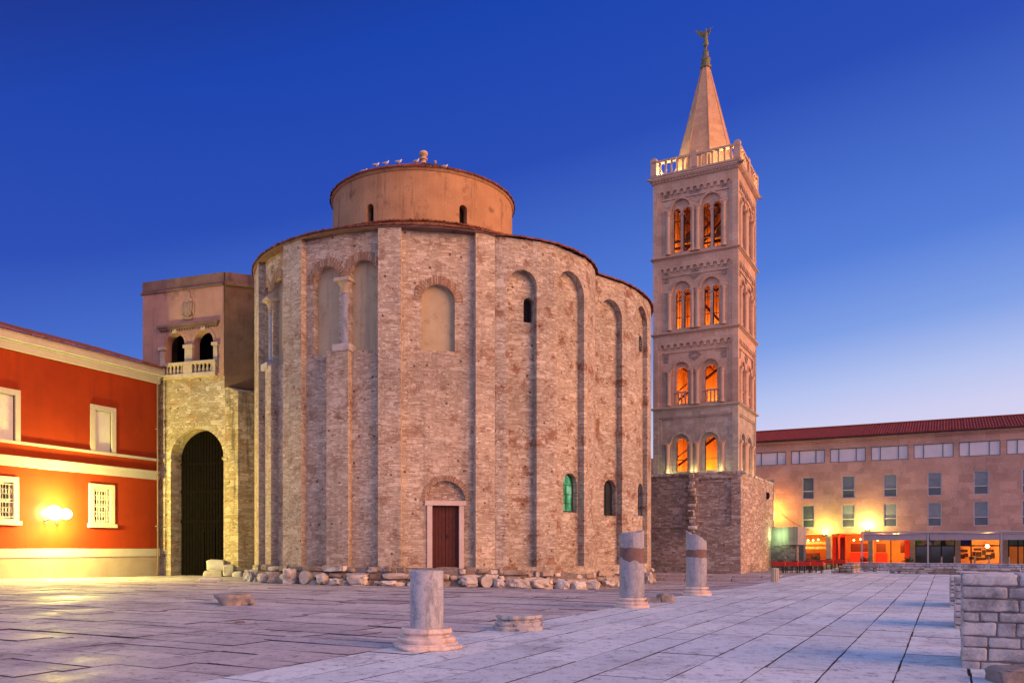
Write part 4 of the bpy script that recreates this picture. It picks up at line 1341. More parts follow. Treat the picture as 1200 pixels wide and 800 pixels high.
# ------------------------------------------------------------------ bell tower
TP = Vector((16.15, 58.5, 0)); TW = 6.3
tower = thing('bell_tower', (TP.x, TP.y, 0), 'tall square campanile with orange lit arched windows, balustrade and octagonal spire', 'bell tower')
TO = TP - E2*TW
FT = [Frame(TO, E2), Frame(TP, E1), Frame(TP + E1*TW, -E2), Frame(TO + E1*TW, -E1)]
CT = TP - E2*TW/2 + E1*TW/2
def bell_tower():
    W = TW
    Z = [7.1, 12.2, 17.75, 23.4, 29.1]
    stages = [
        dict(z0=7.1, z1=12.05, sill=7.5, out=[(.219, .43), (.558, .777)], outtop=10.25, lights=[[(.268, .40)], [(.606, .75)]], top=9.95, cols=(.175, .455, .525, .82), bal=False, mat='ashlar_low', corb=False),
        dict(z0=12.2, z1=17.6, sill=12.5, out=[(.24, .43), (.575, .775)], outtop=15.55, lights=[[(.27, .405)], [(.608, .75)]], top=15.2, cols=(.185, .465, .525, .815), bal=True, mat='ashlar', corb=True),
        dict(z0=17.75, z1=23.25, sill=18.1, out=[(.232, .448), (.572, .79)], outtop=21.5, lights=[[(.265, .337), (.363, .435)], [(.6, .67), (.70, .772)]], top=20.95, cols=(.195, .47, .53, .83), bal=False, mat='ashlar', corb=True),
        dict(z0=23.4, z1=29.0, sill=23.75, out=[(.218, .445), (.572, .80)], outtop=27.6, lights=[[(.235, .322), (.352, .437)], [(.588, .676), (.706, .795)]], top=27.0, cols=(.18, .475, .53, .835), bal=False, mat='ashlar', corb=True),
    ]
    # stone base block
    BP = Vector((15.96, 57.6, 0)) + E2*.12
    FB = Frame(BP - E2*9.6, E2)
    FBR = Frame(BP, E1)
    zt = 7.12
    b = MB()
    ur = FB.u(818); ul = FB.u(857); z1 = FB.z(838, 616)
    b.fwall(FB, rect(FB.u(812), 9.6, -.7, zt), [rect(ur, ul, z1, zt-.35)], 0, .16, back=False, edges=False)
    b.fpoly(FB, rect(ur-.02, ul+.02, z1-.02, zt), -.16)
    b.fpoly(FBR, rect(0, 12.4, -.7, zt))
    b.build('base_wall', M['tower_base2'], tower)
    b = MB()
    b.fpoly(FB, rect(0, FB.u(812), -.7, zt), -.1)
    b.fpoly(Frame(BP - E2*9.6 + E1*12.4, -E1), rect(0, 12.4, -.7, zt)); b.fpoly(Frame(BP + E1*12.4, -E2), rect(0, 9.6, -.7, zt))
    b.poly([FB.p(0, zt), FB.p(9.6, zt), FB.p(9.6, zt, -12.4), FB.p(0, zt, -12.4)])
    zz = FB.z(780, 575); b.fbox(FB, FB.u(765), FB.u(807), zz-.05, zz+.05, -.12, -.06)
    zz = FB.z(780, 617); b.fbox(FB, FB.u(740), FB.u(812), zz-.06, zz+.06, -.12, -.02)
    b.build('rough_base_wall', M['tower_base'], tower)
    t = MB(); z = FB.z(812, 624); c = FB.u(812)
    while z < zt - .1:
        h = random.uniform(.16, .34); k = random.uniform(.1, .5)
        t.rock(FB.p(c + random.uniform(-.12, .12), z+h/2, .0), (random.uniform(.35, .7), k+.3, h), math.atan2(E2.y, E2.x), .3, .15, z*3, 2); z += h*.97
    t.build('toothing_stone', M['plinth_rubble'], tower)
    cp = MB(); u = 0
    while u < 9.4:
        L = random.uniform(.3, .8); cp.rock(FB.p(u+L/2, zt+.03, -.2), (L, .5, .22), math.atan2(E2.y, E2.x), .3, .12, u, 2); u += L
    u = .2
    while u < 12.2:
        L = random.uniform(.3, .8); cp.rock(FBR.p(u+L/2, zt+.03, -.2), (L, .5, .22), math.atan2(E1.y, E1.x), .3, .12, u+20, 2); u += L
    cp.build('base_coping', M['plinth_rubble'], tower)
    hole = MB(); hole.rock(FBR.p(9.3, 6.0, 0), (.1, .55, .6), math.atan2(E1.y, E1.x), .8, .1, 1, 2); hole.build('wall_hole', M['black'], tower)

    for si, s in enumerate(stages):
        mat = M[s['mat']]
        field = MB(); trim = MB(); lin = MB()
        z0, z1 = s['z0'], s['z1']
        for fi, F in enumerate(FT):
            see = fi < 2
            # frame of the panel
            if fi in (0, 2): a, b_ = 0, W
            else: a, b_ = .001, W-.001
            p1, p2 = .42, .72
            zf = z1 - .62 if s['corb'] else z1 - .55
            for l, r in ((a, p1), (W-p1, b_)):
                trim.fwall(F, rect(l, r, z0, z1), [], 0, .3, back=False)
            trim.fwall(F, rect(p1+.001, W-p1-.001, zf, z1), [], 0, .3, back=False)
            # second, thinner step of the panel
            for l, r in ((p1+.001, p2-.08), (W-p2+.08, W-p1-.001)):
                trim.fwall(F, rect(l, r, z0, zf-.001), [], -.07, .3, back=False)
            if s['corb']:
                n = 11; L = (W-2*p1)/n
                pts = [(p1+.002, zf), (p1+.002, zf-.12)]
                for i in range(n):
                    l = p1+.002+L*i*.9995
                    pts += [(l+.05, zf-.36), (l+.09, zf-.36), (l+.09, zf-.24)]
                    for q in range(7):
                        t = PI - PI*q/6
                        pts.append((l+.09+(L-.18)/2*(1+math.cos(t)), zf-.22+(L-.18)/2*math.sin(t)))
                    pts += [(l+L-.09, zf-.24), (l+L-.09, zf-.36), (l+L-.05, zf-.36)]
                pts += [(W-p1-.002, zf-.12), (W-p1-.002, zf)]
                pts = list(reversed(pts))
                trim.fwall(F, pts, [], -.0, .10, back=False)
                # thin frame line below the arcade
                trim.fwall(F, rect(p2-.06, W-p2+.06, zf-.72, zf-.62), [], -.06, .1, back=False)
            else:
                trim.fwall(F, rect(p2-.08, W-p2+.08, zf-.1, zf-.001), [], -.05, .1, back=False)
            # field with outer arches
            hs = []; inner = []
            for (o0, o1), ls in zip(s['out'], s['lights']):
                a0, a1 = o0*W, o1*W; rr = (a1-a0)/2
                hs.append(arch(a0, a1, s['sill']-.05, s['outtop']-rr, 16))
                il = []
                for l0, l1 in ls:
                    lr = (l1-l0)*W/2
                    il.append(arch(l0*W, l1*W, s['sill'], s['top']-lr, 12))
                inner.append((a0, a1, il))
            field.fwall(F, rect(p1, W-p1, z0, zf+.05), hs, -.13, .16, back=False, edges=False)
            for a0, a1, il in inner:
                field.fwall(F, rect(a0-.02, a1+.02, s['sill']-.08, s['outtop']+.05), il if see else [], -.29, .3, back=True, edges=True)
            # inside lining
            gaps = [arch(x0, x1, s['sill']-.06, s['outtop']-(x1-x0)/2, 10) for x0, x1, _ in inner]
            lin.fwall(F, rect(.35, W-.35, z0+.05, z1), gaps if see else [], -.62, .02)
            # mouldings round each outer arch and half columns
            if see:
                for a0, a1, il in inner:
                    voussoirs(trim, F, a0, a1, s['outtop']-(a1-a0)/2, .13, -.13, 13, .07)
                    if len(il) > 1:
                        c = (a0+a1)/2
                        p = F.p(c, s['sill'], -.42)
                        colonnette('window_colonnette', tower, p, s['top'] - .38 - s['sill'], .10, M['carved_pink'], M['carved_pink'], .4)
                    rail = [il[0][0][0], il[0][1][0]]
                    if s['bal']:
                        bm = MB(); zr = s['sill']+.9
                        bm.fbox(F, a0-.02, a1+.02, zr-.11, zr, -.4, -.18)
                        for q in range(5):
                            uu = a0+.08+(a1-a0-.16)*q/4; bm.fbox(F, uu-.05, uu+.05, s['sill'], zr-.112, -.36, -.26)
                        bm.build('window_balustrade', M['carved_pink'], tower)
                    else:
                        bm = MB()
                        for l in il:
                            x0, x1 = l[0][0], l[1][0]
                            bm.fbox(F, x0, x1, s['sill']+.82, s['sill']+.87, -.52, -.47)
                            bm.fbox(F, x0+.0, x0+.045, s['sill'], s['top']-.2, -.52, -.47); bm.fbox(F, x1-.045, x1, s['sill'], s['top']-.2, -.52, -.47)
                            if len(il) > 1:
                                bm.fbox(F, (x0+x1)/2-.015, (x0+x1)/2+.015, s['sill'], s['top'], -.515, -.475)
                                zz = s['sill']+(s['top']-s['sill'])*.72; bm.fbox(F, x0, x1, zz, zz+.04, -.52, -.47)
                        bm.build('window_frame', M['iron'], tower)
                for q in s['cols']:
                    c = q*W; h = s['outtop'] - (s['out'][0][1]-s['out'][0][0])*W/2 + .1 - s['sill']
                    p = F.p(c, s['sill']-.15, -.10)
                    col = MB(); col.lathe(p, [(.2, 0), (.2, .15), (.17, .22), (.155, .3), (.15, h-.35), (.17, h-.33), (.16, h-.28), (.24, h-.05)], 14)
                    col.fbox(F, c-.25, c+.25, s['sill']-.15+h-.05, s['sill']-.15+h+.08, -.2, .1)
                    col.build('half_column', M['carved_pink'], tower)
                # small carved panels above the windows
                if s['corb']:
                    zc = s['outtop'] + .42
                    for kx in (.13, .87) if False else (.16, .84):
                        rp = MB(); c = kx*W
                        if si == 1: rp.fwall(F, rect(c-.15, c+.15, zc-.38, zc+.38), [rect(c-.09, c+.09, zc-.3, zc-.03), rect(c-.09, c+.09, zc+.03, zc+.3)], -.07, .06, back=False)
                        else: rp.fwall(F, arch(c-.16, c+.16, zc-.38, zc+.2, 8), [arch(c-.1, c+.1, zc-.05, zc+.18, 6), rect(c-.1, c+.1, zc-.31, zc-.1)], -.07, .06, back=False)
                        rp.build('relief_panel', M['relief'], tower)
                    rp = MB(); c = W/2; k = .42
                    if si == 3:
                        st = []
                        for q in range(16):
                            rr = k*(1.05 if q % 2 == 0 else .78); st.append((c+rr*math.cos(q*PI/8), zc+rr*math.sin(q*PI/8)))
                        rp.fwall(F, st, [[(c+.22*math.cos(q*PI/4), zc+.22*math.sin(q*PI/4)) for q in range(8)]], -.07, .06, back=False)
                        rp.fwall(F, [(c+.12*math.cos(q*PI/4), zc+.12*math.sin(q*PI/4)) for q in range(8)], [], -.07, .06, back=False)
                    else:
                        dm = lambda k, o=0: [(c-k, zc+o), (c, zc-k*.85+o), (c+k, zc+o), (c, zc+k*.85+o)]
                        rp.fwall(F, dm(k*1.12), [dm(k*.92)], -.07, .06, back=False)
                        for q in range(5):
                            t = PI*(.15+.7*q/4); rp.fwall(F, [(c-.05+.22*math.cos(t), zc-.08+.25*math.sin(t)-.05), (c+.05+.22*math.cos(t), zc-.08+.25*math.sin(t)-.05), (c+.04+.22*math.cos(t), zc-.02+.25*math.sin(t)+.04), (c-.04+.22*math.cos(t), zc-.02+.25*math.sin(t)+.04)], [], -.085, .04, back=False)
                        rp.fbox(F, c-.2, c+.2, zc-.2, zc-.12, -.12, -.08)
                    rp.build('relief_panel', M['relief'], tower)
        field.build('stage_wall', mat, tower)
        trim.build('stage_frame', mat, tower)
        # floor, and the inside
        lin.poly([F_.p(0.3, z0+.04, -.3) for F_ in FT])
        lin.poly([F_.p(0.3, z1-.02, -.3) for F_ in FT])
        lin.build('inside_wall', M['tower_in'], tower)
        # cornice over the stage
        c = MB()
        if si < 3:
            o = .2
            pr = [(0, z1), (.05, z1), (.1, z1+.05), (o, z1+.09), (o, z1+.15), (.0, z1+.22), (-.3, z1+.24)]
        else:
            pr = [(0, z1-.02), (.06, z1-.02), (.08, z1+.1), (.2, z1+.15), (.24, z1+.24), (.27, z1+.26), (.27, z1+.36), (-.3, z1+.38)]
        for (d0, a0), (d1, a1) in zip(pr, pr[1:]):
            for F in FT:
                c.poly([F.p(-d0, a0, d0), F.p(W+d0, a0, d0), F.p(W+d1, a1, d1), F.p(-d1, a1, d1)])
        if si == 3:
            for F in FT:
                n = 26
                for q in range(n): c.fbox(F, W*q/n+.05, W*q/n+.17, z1+.02, z1+.14, .0, .14)
        c.build('cornice', M['carved'] if si == 0 else M['carved_pink'], tower)
        # lamp inside
        l = bpy.data.lights.new('tower_lamp', 'POINT'); l.energy = (900, 950, 900, 800)[si]; l.color = (1.0, .235, .018); l.shadow_soft_size = .3
        lo = bpy.data.objects.new('tower_lamp', l); COL.objects.link(lo); lo.location = CT + Vector((0, 0, z0+.45)) + E1*1.2 - E2*.5
    # timber and a bell in the bell room
    bm = MB()
    for q in (-1.4, 0, 1.4):
        bm.tube(CT + E2*q - E1*2.4 + Vector((0, 0, 26.9)), CT + E2*q + E1*2.4 + Vector((0, 0, 26.9)), .12, n=6)
        bm.tube(CT + E1*q - E2*2.4 + Vector((0, 0, 25.1)), CT + E1*q + E2*2.4 + Vector((0, 0, 25.1)), .1, n=6)
        bm.tube(CT + E1*q - E2*2.0 + Vector((0, 0, 23.5)), CT + E1*q + E2*1.4 + Vector((0, 0, 26.8)), .09, n=6)
        bm.tube(CT + E1*q*.8 - E2*2.0 + Vector((0, 0, 21.8)), CT + E1*q*.8 + E2*2.2 + Vector((0, 0, 21.8)), .1, n=6)
        bm.tube(CT + E1*q*.8 + E2*2.0 + Vector((0, 0, 18)), CT + E1*q*.8 - E2*1.8 + Vector((0, 0, 22.4)), .09, n=6)
    for zz in (7.2, 12.3):
        bm.tube(CT - E2*2.3 + E1*.6 + Vector((0, 0, zz+1.1)), CT + E2*1.9 + E1*.6 + Vector((0, 0, zz+4.0)), .10, n=6)
        bm.tube(CT - E2*2.3 + E1*.2 + Vector((0, 0, zz+1.7)), CT + E2*1.9 + E1*.2 + Vector((0, 0, zz+4.6)), .05, n=6)
        bm.tube(CT + E2*1.5 - E1*.5 + Vector((0, 0, zz)), CT + E2*1.5 - E1*.5 + Vector((0, 0, zz+4.5)), .09, n=6)
        for q in range(5): bm.tube(CT - E1*2 + E2*(-2+q) + Vector((0, 0, zz+3.6)), CT + E1*2.4 + E2*(-2+q) + Vector((0, 0, zz+3.6)), .07, n=6)
    bm.build('bell_frame', M['wood_brown'], tower)
    be = MB()
    for q in (-1.2, 1.2):
        be.lathe(CT + E2*q + Vector((0, 0, 25.2)), [(.62, 0), (.55, .12), (.42, .45), (.36, .8), (.2, 1.0), (.02, 1.05)], 20)
    be.build('bell', M['bronze'], tower)

    # balustrade on top
    zb = 29.48
    for fi, F in enumerate(FT):
        b = MB(); d = .12
        b.fbox(F, -d, W+d, zb, zb+.14, d-.28, d); b.fbox(F, -d, W+d, zb+1.02, zb+1.18, d-.3, d+.04)
        b.fbox(F, W/2-.2, W/2+.2, zb+.142, zb+1.36, d-.33, d+.05); b.fbox(F, W/2-.12, W/2+.12, zb+1.36, zb+1.46, d-.25, d-.03)
        b.fbox(F, -d-.02, .3, zb+.142, zb+1.36, d-.4, d+.04)
        b.fbox(F, .0, .18, zb+1.36, zb+1.5, d-.28, d-.08)
        o = b.build('balustrade', M['carved_pink'], tower)
        if fi < 2:
            for l, r in ((.32, W/2-.22), (W/2+.22, W-.3)):
                for i in range(6):
                    m = MB(); p = F.p(l+(r-l)*(i+.5)/6, zb+.142, d-.13)
                    m.lathe(p, [(.10, 0), (.075, .08), (.085, .3), (.06, .62), (.09, .72), (.11, .8), (.11, .88)], 8); m.build('baluster', M['carved_pink'], o)
    # water spouts on the corners
    g = MB()
    for F in (FT[0], FT[1], FT[2]):
        p = F.p(0, 29.25, .1); q = (p - (CT + Vector((0, 0, p.z - CT.z)))).normalized()
        q.z = 0; g.tube(p + q*.15, p + q*.5, .11, .07, 8)
    p = FT[0].p(W, 29.25, .1); q = (p - CT); q.z = 0; q.normalize(); g.tube(p+q*.15, p+q*.45, .11, .07, 8)
    g.build('gargoyle', M['relief'], tower)
    fl = MB(); fl.poly([F_.p(-.1, 29.47, .1) for F_ in FT]); fl.build('terrace_floor', M['carved_pink'], tower)
    # spire
    s = MB(); a0 = math.atan2(E2.y, E2.x) + PI/8
    rad = [(2.56, 29.47), (2.46, 30.0), (.31, 38.55)]
    for (r0, z0_), (r1, z1_) in zip(rad, rad[1:]):
        for i in range(8):
            A, B = a0+i*PI/4, a0+(i+1)*PI/4
            pts = [CT+Vector((r0*math.cos(A), r0*math.sin(A), z0_)), CT+Vector((r0*math.cos(B), r0*math.sin(B), z0_)), CT+Vector((r1*math.cos(B), r1*math.sin(B), z1_)), CT+Vector((r1*math.cos(A), r1*math.sin(A), z1_))]
            s.poly(pts)
    for i in range(8):
        A = a0+i*PI/4
        s.tube(CT+Vector((2.47*math.cos(A), 2.47*math.sin(A), 30.0)), CT+Vector((.3*math.cos(A), .3*math.sin(A), 38.55)), .045, .03, 6)
    s.build('spire', M['spire'], tower)
    k = MB(); k.lathe(CT, [(.42, 38.5), (.44, 38.62), (.33, 38.72), (.33, 39.0), (.38, 39.08), (.36, 39.2), (.24, 39.35), (.22, 39.7), (.26, 39.75), (.1, 39.95), (.07, 40.1), (.08, 40.14), (.19, 40.24), (.22, 40.38), (.18, 40.52), (.06, 40.6)], 20)
    k.build('spire_finial', M['bronze'], tower)
    # lights on the terrace that light the balusters and the spire, small spot at the ledge
    for q, e, c in ((FT[0].p(.8, 29.8, -.6), 190, (1, .84, .34)), (FT[0].p(W-.8, 29.8, -.6), 190, (1, .74, .3)), (FT[1].p(W-1.0, 29.8, -.6), 110, (1, .66, .28)), (FT[3].p(W*.35, 29.8, -.2), 500, (1, .85, .35)), (FT[3].p(W*.7, 29.8, -.2), 500, (1, .85, .35))):
        l = bpy.data.lights.new('terrace_lamp', 'POINT'); l.energy = e; l.color = c; l.shadow_soft_size = .15
        lo = bpy.data.objects.new('terrace_lamp', l); COL.objects.link(lo); lo.location = q
    for q, e in ((FT[0].p(1.3, 7.5, .35), 14), (FT[0].p(3.15, 7.5, .35), 16), (FT[0].p(5.0, 7.5, .35), 16), (FT[1].p(1.2, 7.5, .5), 16), (FT[1].p(4.5, 7.5, .6), 14)):
        l = bpy.data.lights.new('ledge_lamp', 'POINT'); l.energy = e; l.color = (.95, 1.0, .42); l.shadow_soft_size = .12
        lo = bpy.data.objects.new('ledge_lamp', l); COL.objects.link(lo); lo.location = q
M['tower_in'] = plaster('tower_inside', (.48, .33, .2), (.36, .24, .15), stain=(.14, .08, .05), stain_amt=.6, streak=.5, scale=1.2, coord='Object')
bell_tower()

def angel():
    c = CT + Vector((0, 0, 40.4))
    t = thing('angel_statue', c, 'small dark bronze angel with raised wings on the tip of the spire', 'statue')
    X = E2; Yv = E1; U = Vector((0, 0, 1))
    b = MB()
    secs = [(c, .20, .2), (c+U*.1, .24, .22), (c+U*.45, .19, .17), (c+U*.75, .16, .13), (c+U*.95, .19, .13), (c+U*1.08, .16, .11), (c+U*1.15, .07, .07), (c+U*1.19, .07, .07), (c+U*1.27, .10, .11), (c+U*1.36, .09, .10), (c+U*1.43, .03, .03)]
    b.loft([(p, X*a, Yv*d) for p, a, d in secs], 14)
    sh = c+U*1.02
    for s, e1, e2 in ((1, (.42, -.18, .12), (.72, -.3, .36)), (-1, (-.32, -.16, -.22), (-.2, -.42, -.12))):
        p0 = sh + X*(.14*s); p1 = c+U*1.0 + X*e1[0] + Yv*e1[1] + U*e1[2]*.6; p2 = c+U*1.0 + X*e2[0] + Yv*e2[1] + U*e2[2]*.5
        b.tube(p0, p1, .07, .055, 8); b.tube(p1, p2, .055, .035, 8)
    b.build('body', M['bronze'], t)
    for s, out in ((-1, 1.0), (1, .35)):
        w = MB(); F = Frame(c + Yv*.16, -X if s < 0 else X)
        pts = [(.05, .75), (.2, .62), (.5, .9), (.75, 1.2), (.95*1.0, 1.62), (.7, 1.5), (.45, 1.42), (.2, 1.2), (.06, 1.05)]
        pts = [(u*(1.1 if s < 0 else .5), z*(1 if s < 0 else .93)) for u, z in pts]
        zz = c.z
        w.fwall(F, [(u, z+zz) for u, z in pts] , [], .03, .07)
        w.build('wing', M['bronze'], t)
    return t
angel().scale = (.82,)*3

# ------------------------------------------------------------------ café building on the right
CA = Vector((39.9, 86.0, 0)); FC = Frame(CA - E2*24, E2)
cafe = thing('cafe_building', (CA.x, CA.y, 0), 'long pinkish building with red tiled roof and lit ground floor cafe', 'building')
def point(name, loc, e, c, r=.2):
    l = bpy.data.lights.new(name, 'POINT'); l.energy = e; l.color = c; l.shadow_soft_size = r
    o = bpy.data.objects.new(name, l); COL.objects.link(o); o.location = loc
    return o
def cafe_building():
    F = FC; W = 56.0
    ze = F.z(1045, 513.5); zg = F.z(1045, 624.5)
    holes = []; rib = []; win = []
    for x0, x1 in ((892, 921), (926.7, 966.7), (972.5, 1014.5), (1020.7, 1064.5), (1070.7, 1117.5), (1123.7, 1172.5), (1179.5, 1231)):
        rib.append((F.u(x0), F.u(x1)))
    d = rib[3][0]-rib[2][0]
    rib[0] = (rib[1][0]-d, rib[0][1])
    for k in range(1, 4): rib.insert(0, (rib[0][0]-d, rib[0][1]-d))
    zr0, zr1 = F.z(1045, 538.5), F.z(1045, 522)
    for x0, x1 in ((895, 908), (940.3, 954.3), (986.5, 1001.7), (1035.5, 1051.3), (1087, 1103.6), (1141, 1158.6), (1197.3, 1216)):
        win.append((F.u(x0), F.u(x1)))
    dw = win[4][0]-win[3][0]
    for k in range(1, 3): win.insert(0, (win[0][0]-dw, win[0][1]-dw))
    za0, za1 = F.z(1045, 582), F.z(1045, 555); zb0, zb1 = F.z(1045, 617), F.z(1045, 589.3)
    holes = [rect(a, b, zr0, zr1) for a, b in rib] + [rect(a, b, za0, za1) for a, b in win] + [rect(a, b, zb0, zb1) for a, b in win]
    m = MB(); m.fwall(F, rect(0, W, zg, ze), holes, 0, .35, back=False, edges=True)
    m.fpoly(Frame(F.p(0, 0, -14), F.n), rect(0, 14, 0, ze)); m.fpoly(Frame(F.p(W, 0, 0), -F.n), rect(0, 14, 0, ze)); m.fpoly(Frame(F.p(W, 0, -14), -F.t), rect(0, W, 0, ze))
    m.build('wall', M['cafe_wall'], cafe)
    c = MB(); c.fbox(F, -.1, W+.1, ze, ze+.16, -.3, .18); c.fbox(F, -.1, W+.1, ze+.16, ze+.3, -.3, .42); c.build('eaves', M['cafe_wall'], cafe)
    g = MB(); g.fbox(F, -.2, W+.2, ze+.302, ze+.42, -.2, .58); g.build('gutter', M['iron'], cafe)
    r = MB(); tile_plane(r, F, -.3, W+.3, ze+.45, .62, ze+2.35, -6.0, pitch=.27, th=.08); tile_plane(r, Frame(F.p(W, 0, -12), -F.t), 0, W, ze+.45, .6, ze+2.35, -6.0, pitch=.5)
    r.build('roof', M['tile_red'], cafe)
    rd = MB(); rd.tube(F.p(-.3, ze+2.4, -6), F.p(W+.3, ze+2.4, -6), .14, n=8); rd.build('ridge', M['tile_red'], cafe)
    for a, b in rib:
        f = MB(); w = b-a
        xs = [0, .24, .27, .73, .76, 1.0]
        f.fwall(F, rect(a, b, zr0, zr1), [rect(a+.07, a+.25*w-.03, zr0+.07, zr1-.07), rect(a+.25*w+.05, a+.74*w-.05, zr0+.07, zr1-.07), rect(a+.74*w+.03, b-.07, zr0+.07, zr1-.07)], -.1, .08)
        o = f.build('ribbon_window', M['glass_slate'], cafe)
        for l, rr in ((a+.07, a+.25*w-.03), (a+.25*w+.05, a+.74*w-.05), (a+.74*w+.03, b-.07)):
            p = MB(); p.fpoly(F, rect(l, rr, zr0+.07, zr1-.07), -.15); p.build('blind', M['blind'], o)
    for z0, z1 in ((za0, za1), (zb0, zb1)):
        for k, (a, b) in enumerate(win):
            f = MB(); zm = z0+(z1-z0)*.36
            f.fwall(F, rect(a, b, z0, z1), [rect(a+.09, b-.09, z0+.09, zm-.05), rect(a+.09, b-.09, zm+.05, z1-.09)], -.04, .1)
            o = f.build('window', M['alu'], cafe)
            p = MB(); p.fpoly(F, rect(a+.08, b-.08, zm+.04, z1-.08), -.12); p.build('pane', M['glass_blue'], o)
            if (k*7 + int(z0)) % 5 not in (0, 3):
                hh = (.35, .6, .85, .5, .7)[(k*3 + int(z0)) % 5]
                bl = MB(); bl.fpoly(F, rect(a+.1, b-.1, z1-.09-(z1-zm)*hh, z1-.08), -.105); bl.build('blind', M['blind_grey'], o)
            q = MB(); q.fpoly(F, rect(a+.08, b-.08, z0+.08, zm-.04), -.11); q.build('panel', M['glass_slate'], o)
    # ground floor: piers, recessed glazed rooms
    pr = MB()
    for x in (925, 971, 1020, 1069.5, 1122.5, 1178, 1236):
        u = F.u(x); pr = MB(); pr.fbox(F, u-.24, u+.24, -.4, zg, -.5, -.02); pr.build('pillar', M['pillar'], cafe)
    inn = MB(); D = -7.0
    inn.fpoly(F, rect(0, W, -.2, zg), D); inn.poly([F.p(0, zg-.02, -.3), F.p(W, zg-.02, -.3), F.p(W, zg-.02, D), F.p(0, zg-.02, D)])
    inn.poly([F.p(0, .06, -.0), F.p(W, .06, 0), F.p(W, .06, D), F.p(0, .06, D)])
    inn.build('inside_wall', M['cafe_in'], cafe)
    # partitions
    for x in (912, 983, 1071, 1120, 1174):
        pa = MB(); u = F.u(x, -1); pa.fbox(F, u-.08, u+.08, .06, zg-.02, D, -.7); pa.build('partition', M['cafe_red'], cafe)
    # red furniture fronts and dark cupboards
    for x0, x1, z1, d in ((976, 991, zg-.3, -1.5), (996, 1018, 1.35, -2.0), (1026, 1040, 1.3, -2.0), (1060, 1068, zg-.2, -1.2)):
        rd = MB(); rd.fbox(F, F.u(x0, d), F.u(x1, d), .06, z1, d-.3, d); rd.build('red_counter', M['cafe_red'], cafe)
    for x0, x1, z0, z1, d, t in ((980, 990, .5, zg-.4, -1.4, .08), (997, 1017, 1.4, 2.3, -3.0, .4), (1027, 1038, 1.35, 2.3, -3.0, .4), (1055, 1060, 1.3, 2.6, -2.0, .3), (936, 960, .06, 1.25, -2.4, .6)):
        dk = MB(); dk.fbox(F, F.u(x0, d), F.u(x1, d), z0, z1, d-t, d); dk.build('cupboard', M['wood_brown'], cafe)
    # bottles on the bar shelves
    bt = MB()
    for zz in (1.75, 2.3):
        bt.fbox(F, F.u(930, -3), F.u(968, -3), zz-.04, zz, -3.3, -2.95)
        for i in range(34):
            u = F.u(930, -3) + (F.u(968, -3)-F.u(930, -3))*(i+random.random()*.5)/34
            p = F.p(u, zz, -3.1); h = random.uniform(.22, .36)
            bt.lathe(p, [(.05, 0), (.05, h*.6), (.018, h*.75), (.018, h)], 7)
    bt.build('bar_shelf', M['bar_glass'], cafe)
    # shopfront frames and dark panes
    sf = MB()
    for x in (1044, 1067, 1073, 1087, 1103, 1119, 1125, 1138, 1172, 1182, 1193, 1200, 1215):
        u = F.u(x, -.6); sf.fbox(F, u-.06, u+.06, .06, zg-.02, -.66, -.58)
    zt = F.z(1140, 639, -.6)
    sf.fbox(F, F.u(1073, -.6), F.u(1235, -.6), zt-.06, zt+.06, -.665, -.575)
    sf.build('shopfront_frame', M['iron'], cafe)
    pn = MB(); pn.fpoly(F, rect(F.u(1072.5, -.6), F.u(1119, -.6), .06, zt), -.63)
    pn.build('shop_window', M['glass_dark'], cafe)
    # colourful transoms above the dark shop
    tr = MB(); tr.fpoly(F, rect(F.u(1072.5, -.6), F.u(1119, -.6), zt, zg-.05), -.63); tr.build('painted_transom', M['mural'], cafe)
    tb = MB(); tb.fpoly(F, rect(F.u(1125.5, -.6), F.u(1138, -.6), zt, zg-.05), -.63); tb.build('blue_transom', M['navy'], cafe)
    tg = MB(); tg.fpoly(F, rect(F.u(1182, -.6), F.u(1230, -.6), zt-.1, zg-.05), -.63); tg.build('green_transom', M['sage'], cafe)
    # framed pictures on the wall of the lit room
    uR = F.u(1125, -4); 
    rw = MB(); rw.fbox(F, F.u(1121, -4), F.u(1176, -4), .06, zg-.05, -4.2, -4.0); rw.build('room_wall', M['cafe_in'], cafe)
    for x, y, ww, hh in ((1129, 645, 8, 3), (1145.5, 643.3, 7, 2.5), (1160, 645, 7, 3), (1127.5, 651.5, 5, 5), (1132.5, 650, 3.5, 4), (1141.5, 648.5, 3, 5), (1147, 649, 5, 5.5), (1153, 647, 3.5, 5.5), (1158, 652, 6, 5.5), (1163.5, 650.5, 3.5, 6), (1139, 653.5, 5, 3), (1145, 654.5, 4, 3), (1151, 654.3, 7, 2.5)):
        s = F.p(F.u(x, -4), 0, -4).y/F_PX; u = F.u(x, -4); z = F.z(x, y, -4)
        a = MB(); a.fwall(F, rect(u-ww*s/2*1.1, u+ww*s/2*1.1, z-hh*s/2, z+hh*s/2), [rect(u-ww*s/2*.8, u+ww*s/2*.8, z-hh*s/2*.75, z+hh*s/2*.75)], -3.93, .05)
        o = a.build('picture_frame', M['iron'], cafe)
        b = MB(); b.fpoly(F, rect(u-ww*s/2*.85, u+ww*s/2*.85, z-hh*s/2*.8, z+hh*s/2*.8), -3.96); b.build('picture', M['wood_brown'], o)
    gb = MB(); p = F.p(F.u(1157, -2.5), F.z(1157, 639.5, -2.5), -2.5); gb.rock(p, (.42, .42, .36), 0, 1, 0, 0, 3); gb.build('ceiling_globe', emit('globe_glow', (1, .8, .4), 14), cafe)
    point('room_lamp', p + F.n*.6, 260, (1, .55, .14)); point('room_lamp', F.p(F.u(1195, -2), 2.4, -2.2), 160, (1, .55, .16))
